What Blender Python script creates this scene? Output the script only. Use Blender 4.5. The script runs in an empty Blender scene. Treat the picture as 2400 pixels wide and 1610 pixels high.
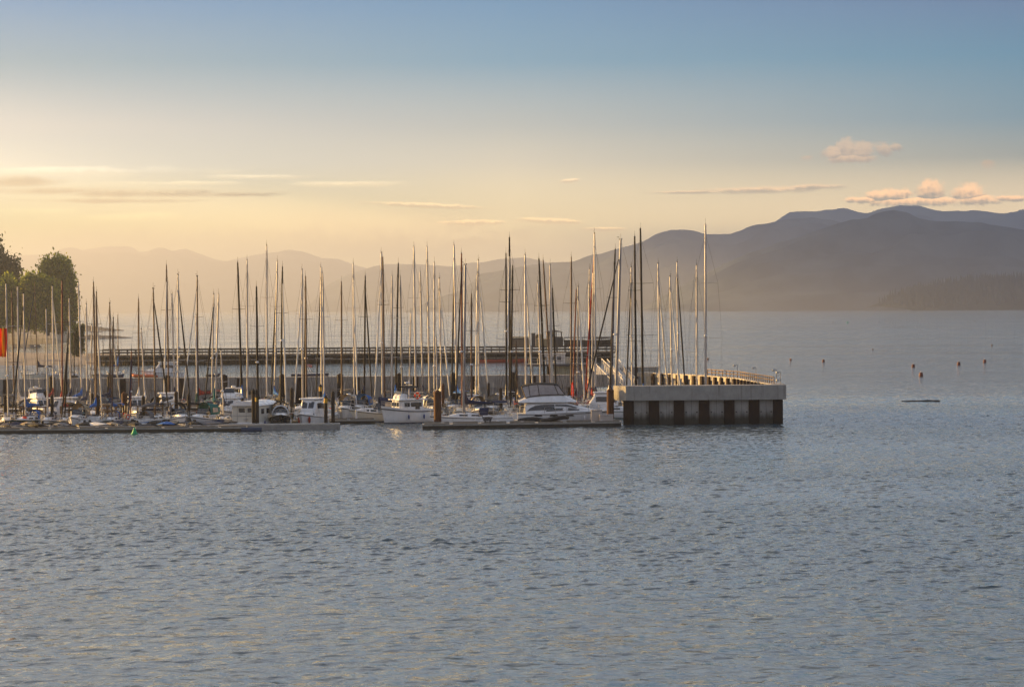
EXPOSURE = 1.9
import bpy, math, random
import numpy as np
from mathutils import Vector, Matrix
random.seed(7)
rng = np.random.default_rng(7)
scene = bpy.context.scene
COL = scene.collection
R = math.radians

# ---------------------------------------------------------------- camera
F = 5667.0            # focal length in photograph pixels (85 mm on 36 mm)
CAM_H = 13.8
ROLL = 0.0078
PITCH = math.atan((805 - 722) / F)
_c, _s = math.cos(PITCH), math.sin(PITCH)
fwd = Vector((0, _c, -_s)); r0 = Vector((1, 0, 0)); u0 = Vector((0, _s, _c))
rgt = r0 * math.cos(ROLL) - u0 * math.sin(ROLL)
upv = u0 * math.cos(ROLL) + r0 * math.sin(ROLL)
cam_loc = Vector((0, 0, CAM_H))
cd = bpy.data.cameras.new('camera'); cam = bpy.data.objects.new('camera', cd); COL.objects.link(cam)
m = Matrix((rgt, upv, -fwd)).transposed().to_4x4(); m.translation = cam_loc
cam.matrix_world = m
cd.lens = 85.0; cd.sensor_width = 36.0; cd.clip_start = 0.5; cd.clip_end = 80000
scene.camera = cam

def ray(px, py):
    return fwd + rgt * ((px - 1200) / F) - upv * ((py - 805) / F)
def P(px, py, d):
    """point seen at photo pixel (px,py) on the vertical plane y = d"""
    v = ray(px, py); return cam_loc + v * (d / v.y)
def W(px, py, z=0.0):
    v = ray(px, py); return cam_loc + v * ((z - CAM_H) / v.z)
def XD(px, d, z=1.0):
    """world x of photo column px at distance d (near height z)"""
    py = 722 + (CAM_H - z) * F / d
    return P(px, py, d).x

# ---------------------------------------------------------------- mesh builder
class MB:
    def __init__(s): s.v = []; s.f = []; s.sm = []
    def add(s, vs, fs, smooth=False):
        o = len(s.v); s.v += [tuple(p) for p in vs]
        for f in fs: s.f.append(tuple(i + o for i in f)); s.sm.append(smooth)
    def box(s, c, d, rz=0.0, taper=1.0, shift=(0, 0)):
        x, y, z = d[0] / 2, d[1] / 2, d[2] / 2; t = taper
        pts = [(-x, -y, -z), (x, -y, -z), (x, y, -z), (-x, y, -z)] + [(a * t + shift[0], b * t + shift[1], z) for a, b in ((-x, -y), (x, -y), (x, y), (-x, y))]
        ca, sa = math.cos(rz), math.sin(rz)
        s.add([(c[0] + a * ca - b * sa, c[1] + a * sa + b * ca, c[2] + h) for a, b, h in pts],
              [(0, 3, 2, 1), (4, 5, 6, 7), (0, 1, 5, 4), (1, 2, 6, 5), (2, 3, 7, 6), (3, 0, 4, 7)])
    def bbox(s, c, d, bev=0.05, rz=0.0):
        """box with bevelled vertical edges and top"""
        x, y, z = d[0] / 2, d[1] / 2, d[2]; b = min(bev, x * .9, y * .9)
        def ring(k): 
            xx, yy = x - k, y - k; q = max(b - k * .5, .002)
            return [(-xx + q, -yy), (xx - q, -yy), (xx, -yy + q), (xx, yy - q), (xx - q, yy), (-xx + q, yy), (-xx, yy - q), (-xx, -yy + q)]
        ca, sa = math.cos(rz), math.sin(rz)
        secs = []
        for k, h in ((0, -z / 2), (0, z / 2 - b), (b * .6, z / 2)):
            secs.append([(c[0] + a * ca - e * sa, c[1] + a * sa + e * ca, c[2] + h) for a, e in ring(k)])
        s.loft(secs, closed=True, caps=True)
    def prism(s, poly, z0, z1):
        n = len(poly)
        vs = [(p[0], p[1], z0) for p in poly] + [(p[0], p[1], z1) for p in poly]
        s.add(vs, [tuple(range(n))[::-1], tuple(range(n, 2 * n))] + [(i, (i + 1) % n, n + (i + 1) % n, n + i) for i in range(n)])
    def slab(s, pts, off):
        """extrude polygon pts by vector off"""
        n = len(pts); o = Vector(off)
        vs = [Vector(p) for p in pts] + [Vector(p) + o for p in pts]
        s.add(vs, [tuple(range(n))[::-1], tuple(range(n, 2 * n))] + [(i, (i + 1) % n, n + (i + 1) % n, n + i) for i in range(n)])
    def tube(s, a, b, r0, r1=None, n=6, smooth=True, caps=True):
        a, b = Vector(a), Vector(b); r1 = r0 if r1 is None else r1
        d = b - a
        if d.length < 1e-6: return
        d.normalize(); t = Vector((0, 0, 1)) if abs(d.z) < .9 else Vector((1, 0, 0))
        u = d.cross(t).normalized(); w = d.cross(u)
        vs = []
        for p, r in ((a, r0), (b, r1)):
            for i in range(n):
                an = 2 * math.pi * i / n; vs.append(p + u * (r * math.cos(an)) + w * (r * math.sin(an)))
        s.add(vs, [(i, (i + 1) % n, n + (i + 1) % n, n + i) for i in range(n)], smooth and n > 4)
        if caps: s.add(vs, [tuple(range(n))[::-1], tuple(range(n, 2 * n))])
    def path(s, pts, r, n=6):
        for a, b in zip(pts[:-1], pts[1:]): s.tube(a, b, r, n=n)
    def loft(s, secs, closed=True, caps=False, smooth=False):
        n = len(secs[0]); k = len(secs)
        vs = [p for sec in secs for p in sec]; fs = []
        for i in range(k - 1):
            for j in range(n if closed else n - 1):
                j2 = (j + 1) % n; fs.append((i * n + j, i * n + j2, (i + 1) * n + j2, (i + 1) * n + j))
        s.add(vs, fs, smooth)
        if caps: s.add(list(secs[0]) + list(secs[-1]), [tuple(range(n))[::-1], tuple(range(n, 2 * n))])
    def lathe(s, c, prof, n=12, smooth=True):
        secs = [[(c[0] + r * math.cos(2 * math.pi * i / n), c[1] + r * math.sin(2 * math.pi * i / n), c[2] + z) for i in range(n)] for r, z in prof]
        s.loft(secs, True, True, smooth)
    def ell(s, c, rad, n=10, k=6):
        prof = []
        secs = []
        for i in range(k + 1):
            t = math.pi * i / k - math.pi / 2; rr = max(math.cos(t), .02)
            secs.append([(c[0] + rad[0] * rr * math.cos(2 * math.pi * j / n), c[1] + rad[1] * rr * math.sin(2 * math.pi * j / n), c[2] + rad[2] * math.sin(t)) for j in range(n)])
        s.loft(secs, True, True, True)
    def build(s, name, mat, parent=None):
        me = bpy.data.meshes.new(name); me.from_pydata(s.v, [], s.f)
        if any(s.sm): me.polygons.foreach_set('use_smooth', s.sm)
        me.materials.append(mat); me.update()
        o = bpy.data.objects.new(name, me); COL.objects.link(o)
        if parent is not None: o.parent = parent
        return o

def np_mesh(name, V, Fq, mat, smooth=True, parent=None):
    me = bpy.data.meshes.new(name)
    V = np.asarray(V, np.float32); Fq = np.asarray(Fq, np.int32); k = Fq.shape[1]
    me.vertices.add(len(V)); me.vertices.foreach_set('co', V.ravel())
    me.loops.add(Fq.size); me.loops.foreach_set('vertex_index', Fq.ravel())
    me.polygons.add(len(Fq)); me.polygons.foreach_set('loop_start', np.arange(0, Fq.size, k, dtype=np.int32))
    me.polygons.foreach_set('use_smooth', np.full(len(Fq), smooth)); me.update(calc_edges=True); me.validate()
    me.materials.append(mat)
    o = bpy.data.objects.new(name, me); COL.objects.link(o)
    if parent is not None: o.parent = parent
    return o
def grid_faces(nx, ny):
    i = np.arange(nx - 1)[None, :]; j = np.arange(ny - 1)[:, None]; a = j * nx + i
    return np.stack([a, a + 1, a + nx + 1, a + nx], -1).reshape(-1, 4)

def tag(o, label=None, cat=None, group=None, kind=None):
    if label: o['label'] = label
    if cat: o['category'] = cat
    if group: o['group'] = group
    if kind: o['kind'] = kind
    return o
def thing(name, label, cat, loc=(0, 0, 0), rotz=0.0, group=None):
    o = bpy.data.objects.new(name, None); COL.objects.link(o)
    o.location = loc; o.rotation_euler = (0, 0, rotz); o.empty_display_size = .3
    return tag(o, label, cat, group)

# ---------------------------------------------------------------- materials
class N:
    """small node-graph helper"""
    def __init__(s, nt): s.nt = nt
    def n(s, t, ins=None, **kw):
        nd = s.nt.nodes.new(t)
        for k, v in kw.items(): setattr(nd, k, v)
        for k, v in (ins or {}).items(): s.set(nd.inputs[k], v)
        return nd
    def set(s, sock, v):
        if isinstance(v, bpy.types.NodeSocket): s.nt.links.new(v, sock)
        else:
            try: sock.default_value = v
            except Exception: sock.default_value = (*v, 1.0) if hasattr(v, '__len__') and len(v) == 3 else v
    def m(s, op, a, b=0.0, c=None, clamp=False):
        nd = s.nt.nodes.new('ShaderNodeMath'); nd.operation = op; nd.use_clamp = clamp
        s.set(nd.inputs[0], a); s.set(nd.inputs[1], b)
        if c is not None: s.set(nd.inputs[2], c)
        return nd.outputs[0]
    def mix(s, f, a, b, bt='MIX'):
        nd = s.nt.nodes.new('ShaderNodeMix'); nd.data_type = 'RGBA'; nd.blend_type = bt
        s.set(nd.inputs[0], f); s.set(nd.inputs[6], a if not (hasattr(a, '__len__') and not isinstance(a, bpy.types.NodeSocket)) else (*a[:3], 1)); s.set(nd.inputs[7], b if not (hasattr(b, '__len__') and not isinstance(b, bpy.types.NodeSocket)) else (*b[:3], 1))
        return nd.outputs[2]
    def ramp(s, f, stops, interp='LINEAR'):
        nd = s.nt.nodes.new('ShaderNodeValToRGB'); cr = nd.color_ramp; cr.interpolation = interp
        while len(cr.elements) > 1: cr.elements.remove(cr.elements[-1])
        for i, (p, c) in enumerate(stops):
            e = cr.elements[0] if i == 0 else cr.elements.new(p)
            e.position = p; e.color = (*c[:3], 1) if hasattr(c, '__len__') else (c, c, c, 1)
        s.set(nd.inputs[0], f); return nd.outputs[0]
    def mr(s, v, a, b, c=0.0, d=1.0, t='SMOOTHSTEP'):
        nd = s.nt.nodes.new('ShaderNodeMapRange'); nd.interpolation_type = t; nd.clamp = True
        s.set(nd.inputs[0], v)
        for i, q in enumerate((a, b, c, d)): s.set(nd.inputs[1 + i], q)
        return nd.outputs[0]
    def noise(s, vec, scale, det=4.0, rough=.55, dist=0.0, out=0):
        nd = s.nt.nodes.new('ShaderNodeTexNoise')
        s.set(nd.inputs['Vector'], vec); nd.inputs['Scale'].default_value = scale; nd.inputs['Detail'].default_value = det
        nd.inputs['Roughness'].default_value = rough; nd.inputs['Distortion'].default_value = dist
        return nd.outputs[out]
    def mapv(s, vec, scale=(1, 1, 1), rot=(0, 0, 0), loc=(0, 0, 0)):
        nd = s.nt.nodes.new('ShaderNodeMapping'); s.set(nd.inputs[0], vec)
        nd.inputs['Scale'].default_value = scale; nd.inputs['Rotation'].default_value = rot; nd.inputs['Location'].default_value = loc
        return nd.outputs[0]

def new_mat(name):
    mt = bpy.data.materials.new(name); mt.use_nodes = True; nt = mt.node_tree; nt.nodes.clear()
    g = N(nt); out = g.n('ShaderNodeOutputMaterial'); bs = g.n('ShaderNodeBsdfPrincipled')
    nt.links.new(bs.outputs[0], out.inputs[0]); return mt, g, bs, out

MATS = {}
def mat(name, col=0, rough=.5, metal=0.0, var=.12, scale=1.5, bump=0.0, stretch=(1, 1, 1), dirt=None, coat=0.0, spec=.25):
    """procedural paint/cloth/metal: base colour broken up by noise, optional dirt tint"""
    if name in MATS: return MATS[name]
    mt, g, bs, out = new_mat(name)
    tc = g.n('ShaderNodeTexCoord').outputs['Object']
    oi = g.n('ShaderNodeObjectInfo')
    off = g.n('ShaderNodeVectorMath', {0: tc}, operation='ADD'); 
    g.set(off.inputs[1], g.n('ShaderNodeCombineXYZ', {0: g.m('MULTIPLY', oi.outputs['Random'], 37.0), 1: g.m('MULTIPLY', oi.outputs['Random'], 91.0)}).outputs[0])
    v = g.mapv(off.outputs[0], stretch)
    nz = g.noise(v, scale, 5, .6)
    f = g.mr(nz, .3, .7, 1 - var, 1 + var * .5, 'LINEAR')
    rv = g.m('MULTIPLY', f, g.mr(oi.outputs['Random'], 0, 1, .93, 1.05, 'LINEAR'))
    c = g.mix(1.0, col, g.n('ShaderNodeCombineColor', {0: rv, 1: rv, 2: rv}).outputs[0], 'MULTIPLY')
    if dirt:
        dn = g.noise(g.mapv(off.outputs[0], (stretch[0] * 3, stretch[1] * 3, stretch[2] * .6)), scale * 1.3, 4, .6)
        c = g.mix(g.mr(dn, .5, .78, 0, dirt[3]), c, dirt[:3])
    g.set(bs.inputs['Base Color'], c)
    g.set(bs.inputs['Roughness'], g.mr(nz, .2, .8, max(rough - .08, .03), min(rough + .1, 1), 'LINEAR'))
    bs.inputs['Metallic'].default_value = metal; bs.inputs['Coat Weight'].default_value = coat
    bs.inputs['Specular IOR Level'].default_value = spec
    if bump:
        b = g.n('ShaderNodeBump', {'Strength': bump, 'Distance': .05, 'Height': g.noise(v, scale * 6, 4, .6)})
        g.set(bs.inputs['Normal'], b.outputs[0])
    MATS[name] = mt; return mt
# ---------------------------------------------------------------- sun, sky
SUN_AZ, SUN_EL = -62.0, 9.0        # degrees; azimuth clockwise from the view direction
az, el = R(SUN_AZ), R(SUN_EL)
sun_dir = Vector((math.sin(az) * math.cos(el), math.cos(az) * math.cos(el), math.sin(el)))
sd = bpy.data.lights.new('sun', 'SUN'); sd.energy = 5.0; sd.angle = R(0.53); sd.color = (1.0, .60, .20)
sun = bpy.data.objects.new('sun', sd); COL.objects.link(sun)
sun.rotation_euler = (-sun_dir).to_track_quat('-Z', 'Y').to_euler()

world = bpy.data.worlds.new('World'); scene.world = world; world.use_nodes = True
wt = world.node_tree; wt.nodes.clear(); g = N(wt)
wo = g.n('ShaderNodeOutputWorld'); bg = g.n('ShaderNodeBackground')
wt.links.new(bg.outputs[0], wo.inputs[0])
sky = g.n('ShaderNodeTexSky'); sky.sky_type = 'NISHITA'; sky.sun_disc = False
sky.sun_elevation = el; sky.sun_rotation = az; sky.air_density = 1.0; sky.dust_density = 2.0; sky.ozone_density = 2.0
sep = g.n('ShaderNodeSeparateXYZ', {0: g.n('ShaderNodeTexCoord').outputs['Generated']})
dx, dy, dz = sep.outputs
# azimuth and elevation of the direction, both in units of 1/F rad ("photo pixels")
AZ = g.m('MULTIPLY', g.m('ARCTAN2', dx, dy), F)
EL = g.m('MULTIPLY', g.m('ARCSINE', dz), F)
def skydir(px, py):
    v = ray(px, py).normalized(); return math.atan2(v.x, v.y) * F, math.asin(v.z) * F
def srgb(r, gg, b):
    f = lambda c: (c / 255 / 12.92) if c <= 10 else ((c / 255 + .055) / 1.055) ** 2.4
    return (f(r), f(gg), f(b))
ELP = g.m('POWER', g.m('MAXIMUM', g.m('DIVIDE', EL, F * math.pi / 2), 0.0), .5)     # 0 horizon .. 1 zenith
def pos(el_deg): return (max(el_deg, 0) / 90) ** .5
def skyramp(rows): return g.ramp(ELP, [(pos(e), c) for e, c in rows])
SKY_L = [(0, (0.01, 0.123, 0.01)), (1.0, (0.01, 0.123, 0.01)), (2.0, (0.01, 0.123, 0.01)), (3.4, (0.351, 0.368, 0.323)), (4.3, (0.367, 0.335, 0.286)), (5.8, (0.138, 0.171, 0.182)), (7.25, (0.033, 0.092, 0.177)), (12, (0.209, 0.214, 0.225)), (25, (0.182, 0.188, 0.206)), (50, (0.129, 0.139, 0.155)), (90, (0.043, 0.054, 0.075))]
SKY_C = [(0, (1.171, 0.86, 0.362)), (1.0, (1.171, 0.86, 0.362)), (2.0, (1.171, 0.86, 0.362)), (3.4, (0.517, 0.433, 0.288)), (4.3, (0.279, 0.269, 0.225)), (5.8, (0.06, 0.129, 0.178)), (7.25, (0.017, 0.079, 0.155)), (12, (0.188, 0.212, 0.247)), (25, (0.182, 0.19, 0.212)), (50, (0.129, 0.139, 0.155)), (90, (0.043, 0.054, 0.075))]
SKY_R = [(0, (1.32, 0.944, 0.462)), (1.0, (1.32, 0.944, 0.462)), (2.0, (1.32, 0.944, 0.462)), (3.4, (0.226, 0.219, 0.162)), (4.3, (0.07, 0.129, 0.155)), (5.8, (0.01, 0.08, 0.134)), (7.25, (0.01, 0.037, 0.102)), (12, (0.171, 0.198, 0.236)), (25, (0.177, 0.19, 0.214)), (50, (0.129, 0.139, 0.155)), (90, (0.043, 0.054, 0.075))]
SKY_B = [(0, (0.123, 0.107, 0.111)), (4, (0.148, 0.128, 0.136)), (10, (0.139, 0.128, 0.144)), (25, (0.107, 0.111, 0.136)), (50, (0.082, 0.099, 0.132)), (90, (0.066, 0.09, 0.139))]
cL, cC, cR, cB = skyramp(SKY_L), skyramp(SKY_C), skyramp(SKY_R), skyramp(SKY_B)
tc_ = g.mr(AZ, -1200, 0, 0, 1, 'LINEAR'); tr_ = g.mr(AZ, 0, 1200, 0, 1, 'LINEAR')
tb_ = g.mr(g.m('ABSOLUTE', AZ), 2600, 8500, 0, 1)
skycol = g.mix(tb_, g.mix(tr_, g.mix(tc_, cL, cC), cR), cB)

# clouds: soft ellipses in sky directions, broken up by noise
pv = g.n('ShaderNodeCombineXYZ', {0: AZ, 1: EL, 2: 0.0}).outputs[0]
nA = g.noise(pv, 1 / 24, 8, .66); nB = g.noise(g.mapv(pv, (1, 4, 1)), 1 / 150, 6, .55, .6); nC = g.noise(g.mapv(pv, (1, 2.2, 1)), 1 / 60, 5, .6)
nS = g.noise(g.mapv(pv, (1, 1, 1), loc=(7, -6, 0)), 1 / 24, 8, .66)
def blob(px, py, rx, ry, tilt=0.0):
    a0, e0 = skydir(px, py)
    da = g.m('SUBTRACT', AZ, a0); de = g.m('SUBTRACT', EL, e0)
    if tilt: de = g.m('SUBTRACT', de, g.m('MULTIPLY', da, tilt))
    a = g.m('DIVIDE', da, rx); e = g.m('DIVIDE', de, ry)
    return g.m('SUBTRACT', 1.0, g.m('SQRT', g.m('ADD', g.m('MULTIPLY', a, a), g.m('MULTIPLY', e, e)))), e
def cloud(cur, blobs, noise, amt, soft, lit, shade, op, flat=0.0, sharp=(-.25, .55)):
    best = None; lev = None
    for b in blobs:
        d, e = blob(*b)
        if best is None: best, lev = d, e
        else:
            sel = g.m('GREATER_THAN', d, best)
            lev = g.m('ADD', g.m('MULTIPLY', e, sel), g.m('MULTIPLY', lev, g.m('SUBTRACT', 1.0, sel)))
            best = g.m('MAXIMUM', best, d)
    dens = g.m('ADD', best, g.m('MULTIPLY', g.m('SUBTRACT', noise, .5), amt))
    mk = g.mr(dens, .0, soft, 0, op)
    lt = g.mr(g.m('ADD', lev, g.m('MULTIPLY', g.m('SUBTRACT', nS, noise), 1.5)), sharp[0], sharp[1], 0, 1)
    return g.mix(mk, cur, g.mix(lt, shade, lit))
c = skycol
def rel_cloud(blobs, noise, amt, soft, lit, shade, op, sharp=(-.25, .55)):
    """lit / shade are factors on the clear sky behind the cloud"""
    global c
    l_ = g.mix(1.0, c, lit, 'MULTIPLY'); s_ = g.mix(1.0, c, shade, 'MULTIPLY')
    c = cloud(c, blobs, noise, amt, soft, l_, s_, op, sharp=sharp)
rel_cloud([(820, 560, 620, 85, 0), (300, 560, 500, 60, 0)], nB, 1.1, .8, (.92, .86, .84), (.62, .55, .52), .8)
rel_cloud([(40, 424, 130, 22, 0), (330, 452, 370, 15, 0), (120, 447, 200, 14, 0), (560, 455, 130, 10, 0), (250, 470, 260, 9, 0)], nB, 1.4, .8, (.8, .75, .7), (.3, .26, .24), .95)
rel_cloud([(160, 402, 420, 16, .0), (260, 512, 230, 16, .02), (60, 498, 190, 14, 0), (800, 432, 180, 10, 0), (600, 415, 160, 7, 0), (430, 430, 200, 7, 0)], nB, 1.8, .95, (1.85, 1.7, 1.55), (1.3, 1.2, 1.1), .85)
rel_cloud([(1000, 482, 170, 8, -.05), (1110, 522, 110, 8, 0), (1290, 518, 95, 9, -.05), (1420, 537, 70, 6, 0), (1335, 424, 28, 6, .1)], nA, 1.1, .5, (1.7, 1.5, 1.35), (.9, .8, .75), .85)
rel_cloud([(1790, 446, 210, 12, .01), (1900, 440, 110, 9, .02), (1620, 451, 130, 5, 0)], nC, 1.0, .8, (1.5, 1.2, 1.05), (.58, .56, .6), .85)
rel_cloud([(1690, 152, 60, 7, 0), (1770, 153, 80, 9, -.03)], nC, 1.0, .8, (1.25, 1.12, 1.02), (1.1, 1.05, 1.0), .5)
rel_cloud([(1955, 360, 30, 22, 0), (1985, 350, 32, 32, 0), (2020, 355, 35, 30, 0), (2075, 350, 25, 22, 0), (1995, 372, 75, 14, 0), (2095, 345, 25, 12, 0)], nA, 1.8, .5, (1.8, 1.28, .98), (.9, .75, .72), .95, sharp=(-.7, .5))
rel_cloud([(2065, 460, 45, 18, 0), (2105, 458, 40, 20, 0), (2180, 448, 40, 35, 0), (2270, 455, 48, 26, 0), (2150, 474, 150, 14, 0), (2290, 470, 70, 16, 0), (2020, 470, 50, 10, 0), (2370, 465, 60, 9, 0)], nA, 1.8, .5, (1.75, 1.28, 1.0), (.42, .44, .52), .95, sharp=(-.55, .6))
rel_cloud([(2316, 386, 20, 13, 0), (1890, 371, 18, 7, .1)], nA, 1.2, .6, (1.5, 1.1, .88), (1.1, .92, .85), .85)
nis = g.mix(1.0, sky.outputs[0], (.1, .1, .1), 'MULTIPLY')      # physical sky at strength 0.1
c = g.mix(.12, c, nis)
g.set(bg.inputs[0], c); bg.inputs[1].default_value = 1.0
world.cycles.sampling_method = 'MANUAL'; world.cycles.sample_map_resolution = 1024

# ---------------------------------------------------------------- air
HAZE_DENS = 1.0 / 9300; HAZE_TOP = 700.0
hm = bpy.data.materials.new('hazy_air'); hm.use_nodes = True; hm.node_tree.nodes.clear()
gh = N(hm.node_tree); ho = gh.n('ShaderNodeOutputMaterial'); hv = gh.n('ShaderNodeVolumePrincipled')
hv.inputs['Color'].default_value = (.61, .66, .80, 1); hv.inputs['Density'].default_value = HAZE_DENS; hv.inputs['Anisotropy'].default_value = .62
hm.node_tree.links.new(hv.outputs[0], ho.inputs['Volume'])
b = MB(); b.box((0, 14700, HAZE_TOP / 2 - 2), (44000, 30600, HAZE_TOP + 4)); hz = b.build('haze', hm)
tag(hz, 'pale golden evening haze over the whole bay', 'haze', None, 'stuff')

# ---------------------------------------------------------------- water
wm, g, bs, out = new_mat('sea_water')
geo = g.n('ShaderNodeNewGeometry').outputs['Position']
bs.inputs['Base Color'].default_value = (.055, .082, .096, 1); bs.inputs['IOR'].default_value = 1.34
# wind lanes: long cross-view patches of rougher and calmer water
lane = g.noise(g.mapv(geo, (.35, 1.0, 0), (0, 0, R(4))), 1 / 42, 3, .5)
lane2 = g.noise(g.mapv(geo, (.12, 1.0, 0), (0, 0, R(-3))), 1 / 160, 3, .55)
ln = g.m('ADD', g.m('MULTIPLY', lane, .6), g.m('MULTIPLY', lane2, .4))
amp = g.mr(ln, .38, .62, .5, 1.2)
w1 = g.noise(g.mapv(geo, (1.0, 1.0, .0), (0, 0, R(14))), 1 / .75, 2, .5, .3)
w2 = g.noise(g.mapv(geo, (.9, 1.0, .0), (0, 0, R(-20))), 1 / 1.9, 2, .5, .3)
w3 = g.noise(g.mapv(geo, (.6, 1.0, .0), (0, 0, R(8))), 1 / 7.0, 2, .5)
hgt = g.m('ADD', g.m('MULTIPLY', g.m('ADD', g.m('MULTIPLY', w1, .15), g.m('MULTIPLY', w2, .38)), amp), g.m('MULTIPLY', w3, .35))
bp = g.n('ShaderNodeBump', {'Strength': 1.0, 'Distance': 1.0, 'Height': hgt})
g.set(bs.inputs['Normal'], bp.outputs[0])
g.set(bs.inputs['Roughness'], g.mr(ln, .38, .62, .04, .1))
# ---------------------------------------------------------------- sea surface: real waves near the camera, bump beyond
def waves(X, Y):
    Z = np.zeros_like(X)
    for i in range(52):
        lam = .42 * (2.4 / .42) ** (rng.random() ** 1.25); th = R(96) + rng.normal(0, .75); k = 2 * math.pi / lam; a = .0045 * lam ** .9; ph = rng.random() * 6.28
        small = lam < 1.0
        Z += (a if not small else a * (.45 + .55 * SM(Y))) * np.sin(k * (X * math.cos(th) + Y * math.sin(th)) + ph + .9 * np.sin(.13 * X + .19 * Y + ph * 3))
    return Z
def SM(Y): return np.clip((Y - 104) / 14, 0, 1)      # nearest water lies calmer: only the longer undulations reach it
BX, BY0, BY1 = 21900, -550, 29900
def near_water():
    """fan-shaped sheet of modelled waves in front of and around the marina, with a flat sheet joined on all sides"""
    y = np.concatenate([np.arange(58, 170, .13), np.arange(170, 300, .2), np.arange(300, 440, .36)]); nx, ny = 1080, len(y)
    hw = np.maximum(62, .285 * y); X = np.linspace(-1, 1, nx)[None] * hw[:, None]; Y = np.repeat(y[:, None], nx, 1); Z = waves(X, Y)
    Z = Z + np.clip(Z, 0, None) ** 2 * 4.0
    lane = .78 + .32 * np.sin(Y / 13 + .6 * np.sin(X / 31)) * np.sin(Y / 31 + 1.0 + X / 90)
    edge = np.clip((hw[:, None] - abs(X)) / 6, 0, 1) * np.clip((Y - 58) / 6, 0, 1) * np.clip((440 - Y) / 170, 0, 1)
    V = np.stack([X, Y, Z * lane * edge], -1).reshape(-1, 3); Fq = grid_faces(nx, ny); n0 = len(V); yy = np.concatenate([[BY0], y, [BY1]])
    E = np.concatenate([np.stack([0 * yy + sx * BX, yy, 0 * yy], -1) for sx in (-1, 1)]); L0, R0 = n0, n0 + len(yy); row = np.arange(ny - 1)
    fl = np.stack([L0 + 1 + row, row * nx, (row + 1) * nx, L0 + 2 + row], -1); fr = np.stack([row * nx + nx - 1, R0 + 1 + row, R0 + 2 + row, (row + 1) * nx + nx - 1], -1)
    last = L0 + ny + 1; E2 = np.array([(-hw[0], y[0], -.0), (hw[0], y[0], 0)])
    near_ = np.array([[L0, R0, R0 + 1, L0 + 1], [L0 + ny, R0 + ny, R0 + ny + 1, L0 + ny + 1]])
    return np.vstack([V, E]), np.vstack([Fq, fl, fr, near_])
V, Fq = near_water()
sea = np_mesh('water', V, Fq, wm)
tag(sea, kind='structure')

# ---------------------------------------------------------------- mountains
def hillmat(name, a, b2, sc):
    mt, g, bs, out = new_mat(name)
    geo = g.n('ShaderNodeNewGeometry').outputs['Position']
    nz = g.noise(geo, sc, 6, .6)
    g.set(bs.inputs['Base Color'], g.mix(g.mr(nz, .35, .65), a, b2)); bs.inputs['Roughness'].default_value = 1.0; bs.inputs['Specular IOR Level'].default_value = 0
    return mt
def ridge(name, pts, d, depth, mt, rough, nx=520, shore=True, seed=1, teeth=0.0):
    """ridge line through photo points pts (px,py) at distance d; slopes down to the water 'depth' metres nearer"""
    r = np.random.default_rng(seed)
    pts = sorted(pts); xs = np.array([P(a, b2, d).x for a, b2 in pts]); zs = np.array([P(a, b2, d).z for a, b2 in pts])
    x = np.linspace(xs[0], xs[-1], nx); z = np.interp(x, xs, zs)
    # round the polyline a little
    z = z * (1 + .012 * np.sin(x * 40 / d + seed) + .008 * np.sin(x * 97 / d + 2 * seed) + .005 * np.sin(x * 211 / d))
    k = np.hanning(9); k /= k.sum(); z = np.convolve(np.pad(z, 4, 'edge'), k, 'valid')
    ny = 26; t = np.linspace(0, 1.25, ny)
    X = np.repeat(x[None], ny, 0); Y = np.zeros_like(X); Z = np.zeros_like(X)
    def fbm(X, T, s):
        o = np.zeros_like(X)
        for i in range(7):
            f = s * 1.8 ** i; o += np.sin(X * f + r.random() * 6.3 + 2.1 * T * (1 + .4 * i) + 1.3 * np.sin(X * f * .37 + r.random() * 6)) / 1.7 ** i
        return o / 2.2
    for j in range(ny):
        tt = t[j]; prof = math.sin(min(tt, 1.0) * math.pi / 2) ** .8 if tt <= 1 else 1 - (tt - 1) * 1.2
        wob = fbm(x, tt * 5.0, 6.0 / d * 3)
        amp = rough * z * max(0, math.sin(min(tt, 1.0) * math.pi)) * .5
        Y[j] = d - depth * (1 - tt)
        Z[j] = np.maximum(z * prof * (Y[j] / d if tt <= 1 else 1) + amp * wob, -1.5)
        if j == 0: Z[j] = -1.5
    # keep the skyline exact: row t=1
    jm = int(np.argmin(abs(t - 1))); Z[jm] = z + (teeth * np.abs(r.normal(0, 1, nx)) if teeth else 0)
    Y += 0
    o = np_mesh(name, np.stack([X, Y, Z], -1).reshape(-1, 3), grid_faces(nx, ny), mt); tag(o, kind='structure'); return o
hm1 = hillmat('far_forest_hill', (.015, .026, .036), (.08, .10, .105), 1 / 170)
S = 2400 / 2338
def D(l): return [(a * S, b2 * S) for a, b2 in l]
ridge('mountains', [(-400, 590), (-100, 600), (40, 603), (110, 599), (150, 592), (240, 584), (262, 588 - 7), (310, 585 - 4), (330, 595), (375, 592), (400, 596), (440, 586), (470, 595), (510, 610), (555, 620), (590, 614), (640, 603), (690, 596), (730, 600), (760, 612), (800, 614), (840, 628), (890, 640), (930, 642), (1000, 660), (1100, 690), (1160, 720)], 24000, 3900, hm1, .6, seed=2).name = 'mountains'
ridge('mountains', [(760, 725), (800, 668), (850, 640), (900, 626), (960, 624), (1040, 628), (1068, 632), (1110, 622), (1170, 612), (1230, 612), (1300, 624), (1345, 632), (1400, 610), (1470, 598), (1560, 640), (1640, 725)], 18000, 3000, hm1, .6, seed=3)
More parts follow.
